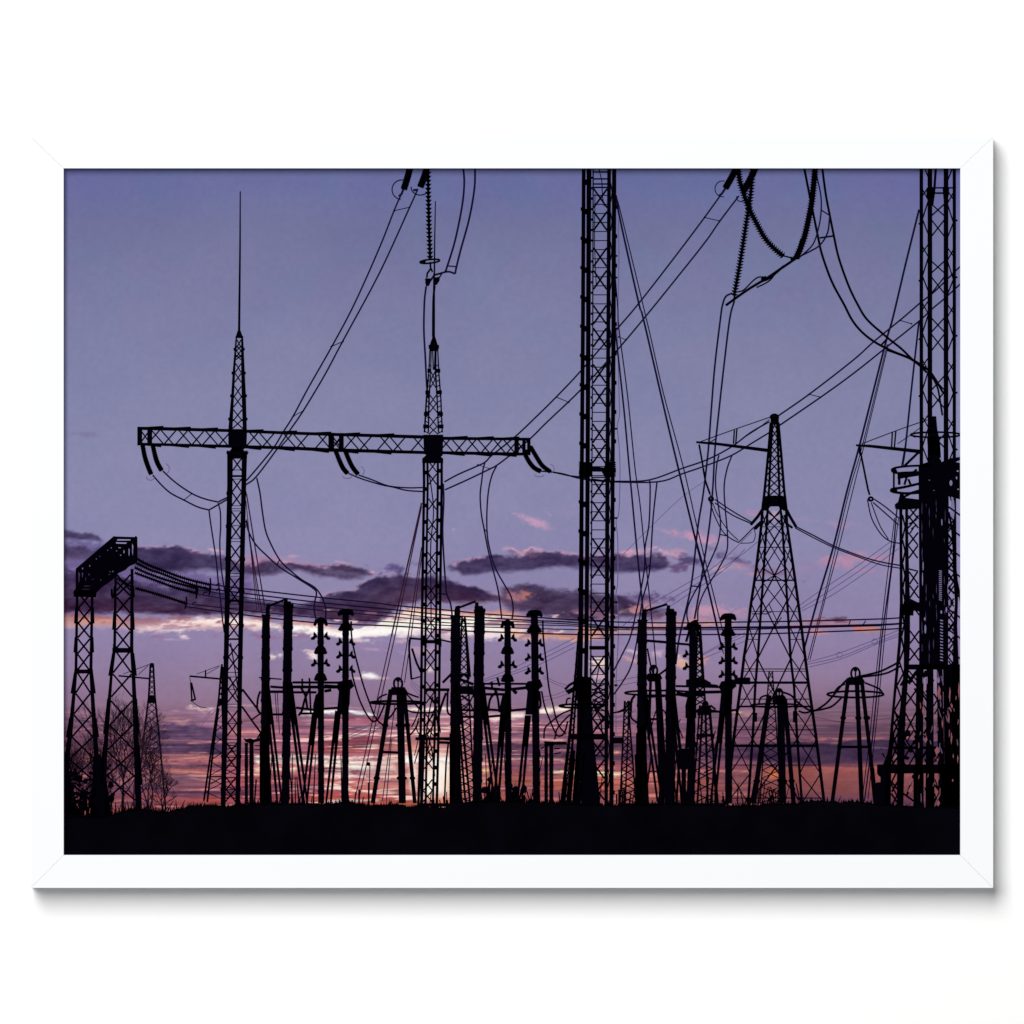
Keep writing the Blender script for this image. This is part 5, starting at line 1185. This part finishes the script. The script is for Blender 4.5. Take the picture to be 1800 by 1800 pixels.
put(m, 'lattice_tower', 'slim distant tower between the first two middle columns')
m = new(); mini(1226, 1231, 1222, 1240, 1098, 1240, 13, 2.4, 1.6); mini(1230, 1248, 1218, 1262, 1240, 1412, 9, 2.2, 1.4); m.poly([(1206, 1195), (1232, 1190), (1250, 1200), (1248, 1208), (1206, 1208)]); m.rect(1204, 1214, 1240, 1224); m.line([(1249, 1240), (1258, 1247)], 2.6); m.rect(1226, 1246, 1250, 1257); m.rect(1224, 1290, 1256, 1295)
m.poly([(1211, 1098), (1226, 1098), (1236, 1118), (1232, 1210), (1208, 1210)]) if False else None
m.line([(1214, 1096), (1211, 1112), (1206, 1128)], 4); m.line([(1224, 1096), (1230, 1120), (1233, 1160), (1236, 1200)], 4); m.line([(1202, 1104), (1232, 1104)], 4.5); m.rect(1219, 1089.5, 1227, 1096)
put(m, 'lattice_tower', 'slim lattice support behind the third post of the right group')
m = new(); mini(1098, 1104, 1090, 1118, 1232, 1412, 15, 2.2, 1.4); m.line([(1106, 1232), (1099, 1412)], 2)
for x, y in ((1088, 1388), (1084, 1396), (1094, 1392), (1097, 1386)): m.line([(x, y), (x, 1414)], 2)
put(m, 'lattice_tower', 'slim lattice support left of the right group')
m = new(); mini(1488-160, 1344, 1330, 1372, 1200, 1412, 12, 1.4, 1.0) if False else None
mini(1352, 1358, 1336, 1374, 1180, 1412, 16, 1.6, 1.0)
for k in range(40):
    x = R.uniform(1296, 1400); y = R.uniform(1375, 1404); m.line([(x, y), (x+R.uniform(-9, 9), 1414)], R.uniform(.8, 1.6))
put(m, 'lattice_tower', 'thin far tower seen through the broad lattice tower', M_BLACK)
m = new()
for x0, x1, n in ((455, 500, 8), (500, 560, 10), (600, 640, 5), (735, 800, 14), (846, 900, 10), (980, 1060, 24), (1086, 1140, 12), (1136, 1275, 44)):
    for k in range(n):
        x = R.uniform(x0, x1); h = R.choice((10, 16, 24, 50, 90)); a = R.uniform(-.16, .16)
        m.line([(x, 1416), (x+a*h, 1416-h)], R.uniform(1, 2.6), 1)
    m.rect(x0, 1412, x1, 1418)
    put(m, 'low_equipment', 'thin posts and rods standing along the ground', M_BLACK, 0)['kind'] = 'stuff'; m = new()
m.line([(631, 1416), (631, 1388)], 2.4); put(m, 'post', 'short post right of the left group', M_BLACK, 0)
m = new(); m.line([(648, 1416), (650, 1345)], 1.2); m.disc(647.5, 1343, 3.4); m.line([(648, 1416), (648, 1376)], 2.4); put(m, 'post', 'thin post with a round knob on top beside the round-headed tripod', M_BLACK, 0)
m = new(); m.rect(1192, 1318, 1212, 1352); m.rect(1198, 1350, 1206, 1414); put(m, 'cabinet', 'small dark box on a post between the right group columns', M_BLACK, 0)
m = new(); m.rect(730, 1296, 798, 1301)
for x, h in ((740, 120), (748, 120), (768, 120)): m.line([(x, 1416), (x+2, 1416-h)], 3)
put(m, 'disconnector', 'low three-post disconnector in front of the second mast', M_BLACK, 0)
m = new(); m.line([(788, 1305), (784, 1340), (781, 1412)], 2.2); put(m, 'post', 'leaning post right of the sun glare', M_BLACK, 0)
for k in range(8):
    m = new(); y = R.uniform(1290, 1390); x = 1140+k*14; m.line([(x, y), (x+R.uniform(8, 22), y+R.uniform(-8, 8))], 1.6); put(m, 'brace', 'short strut among the right group legs', M_BLACK, 0)

# ---- ground
M_SLIV = [ink('ink_sliver_rose', (112, 68, 80)), ink('ink_sliver_grey', (88, 70, 90)), ink('ink_sliver_violet', (92, 76, 104))]
m = new()
edge = [(108, 1436)]
x = 112
base = [(108, 1438), (180, 1436), (200, 1431), (225, 1424), (245, 1423), (290, 1428), (310, 1424), (336, 1417), (360, 1416), (400, 1418), (430, 1413), (560, 1414), (610, 1409), (640, 1417), (690, 1413), (720, 1419), (745, 1417), (780, 1420), (800, 1410), (900, 1409), (960, 1410), (1000, 1414), (1100, 1416), (1180, 1414), (1300, 1416), (1400, 1413), (1430, 1408), (1480, 1410), (1500, 1408), (1540, 1414), (1600, 1418), (1692, 1420)]
while x < 1692:
    edge.append((x, iy(base, x) + R.uniform(-2.2, 2.2))); x += R.uniform(2, 5)
edge.append((1692, 1420))
for a, b in zip(edge[:-1], edge[1:]): m.quad(a, b, (b[0], 1507), (a[0], 1507))
for i in range(1500):
    x = R.uniform(112, 1688); y = iy(base, x); h = abs(R.gauss(0, 3.6))+1; a = R.uniform(-.5, .5)
    m.poly([(x-1.1, y+2), (x+1.1, y+2), (x+a*h, y-h)])
put(m, 'ground', 'black ground strip along the bottom of the print', mat('ink_ground', tuple(lin((5, 4, 9))/GAIN), noise=.9, nscale=70))

m = new()
for (x, y, a, b) in ((1651, 1218, 3, 12), (1653, 1226, 2, 5), (1670, 1222, 1.6, 13), (1672, 1244, 3.4, 7), (1668, 1262, 1.5, 9), (1673, 1298, 1.6, 10), (1686, 1215, 1.4, 14), (1676, 1329, 1, 4), (1684, 1335, 1.2, 7), (1657, 1272, 1.4, 8), (1623, 1250, 2, 8), (1624, 1236, 1.4, 5), (1648, 1320, 5, 7), (1648, 1333, 4, 5), (1648, 1372, 3.5, 5), (1649, 1398, 4, 8), (1650, 1412, 3, 5), (1628, 1300, 2.6, 6), (1675, 1372, 1.4, 2.4), (1600, 1372, 6, 8), (1601, 1388, 5, 6)): m.kite(x, y, a*1.1, b*1.15)
put(m, 'sky_gap', 'slivers of reddish sky showing low through the dark right-hand structure', ink('ink_rose', (134, 82, 92)))
for x0, y0, x1, y1 in ((1640, 1325, 1656, 1338), (1656, 1322, 1642, 1340), (1644, 1370, 1656, 1408), (1655, 1385, 1642, 1412), (1668, 1236, 1676, 1252)):
    m = new(); m.line([(x0, y0), (x1, y1)], 1.8); put(m, 'brace', 'diagonal brace crossing a reddish gap at the right edge', M_BLACK, 0)

for k in range(30):
    lo = k % 4 == 0
    x = R.uniform(1614, 1687); y = R.uniform(1364, 1410) if lo else R.uniform(1182, 1335)
    if lo and x > 1664: continue
    h = R.uniform(3, 9); s = R.uniform(-.35, .35)
    m = new(); m.poly([(x-.9, y-h), (x+.5, y-h), (x+1.3+s*h, y+h*.3), (x+s*h*2, y+h), (x-.8+s*h, y+h*.4)])
    put(m, 'sky_gap', 'sliver of dusky sky showing low through the dark right-hand structure', M_SLIV[k % 3], 1 if k == 0 else 0)

m = new()
for k in range(34):
    x = R.choice((1621.5, 1628, 1634, 1641, 1646.5, 1661)) + R.uniform(-.8, .8); y = R.uniform(880, 1160); h = R.uniform(3, 13)
    m.kite(x, y, R.uniform(.5, .95), h)
put(m, 'sky_gap', 'hairline slits of dusky sky in the dark right-hand column', ink('ink_slit', (66, 58, 88)))
for k in range(16):
    y = 885 + k*18; m = new()
    m.line([(1667, y), (1676, y+12), (1667, y+24)] if k % 2 else [(1668, y+6), (1690, y+22)], 2.2)
    put(m, 'brace', 'diagonal brace right of the dark right-hand column', M_BLACK, 0)
for k in range(26):
    x = R.choice((R.uniform(1136, 1270), R.uniform(985, 1058), R.uniform(735, 790))); y = R.uniform(1215, 1300); s = R.choice((-1, 1)); m = new()
    m.curve([(x, y), (x+s*R.uniform(5, 12), y+R.uniform(14, 30)), (x+s*R.uniform(8, 20), y+R.uniform(40, 80))], R.uniform(1, 1.8))
    put(m, 'jumper_wire', 'thin loose wire among the dark columns', M_BLACK, 0)
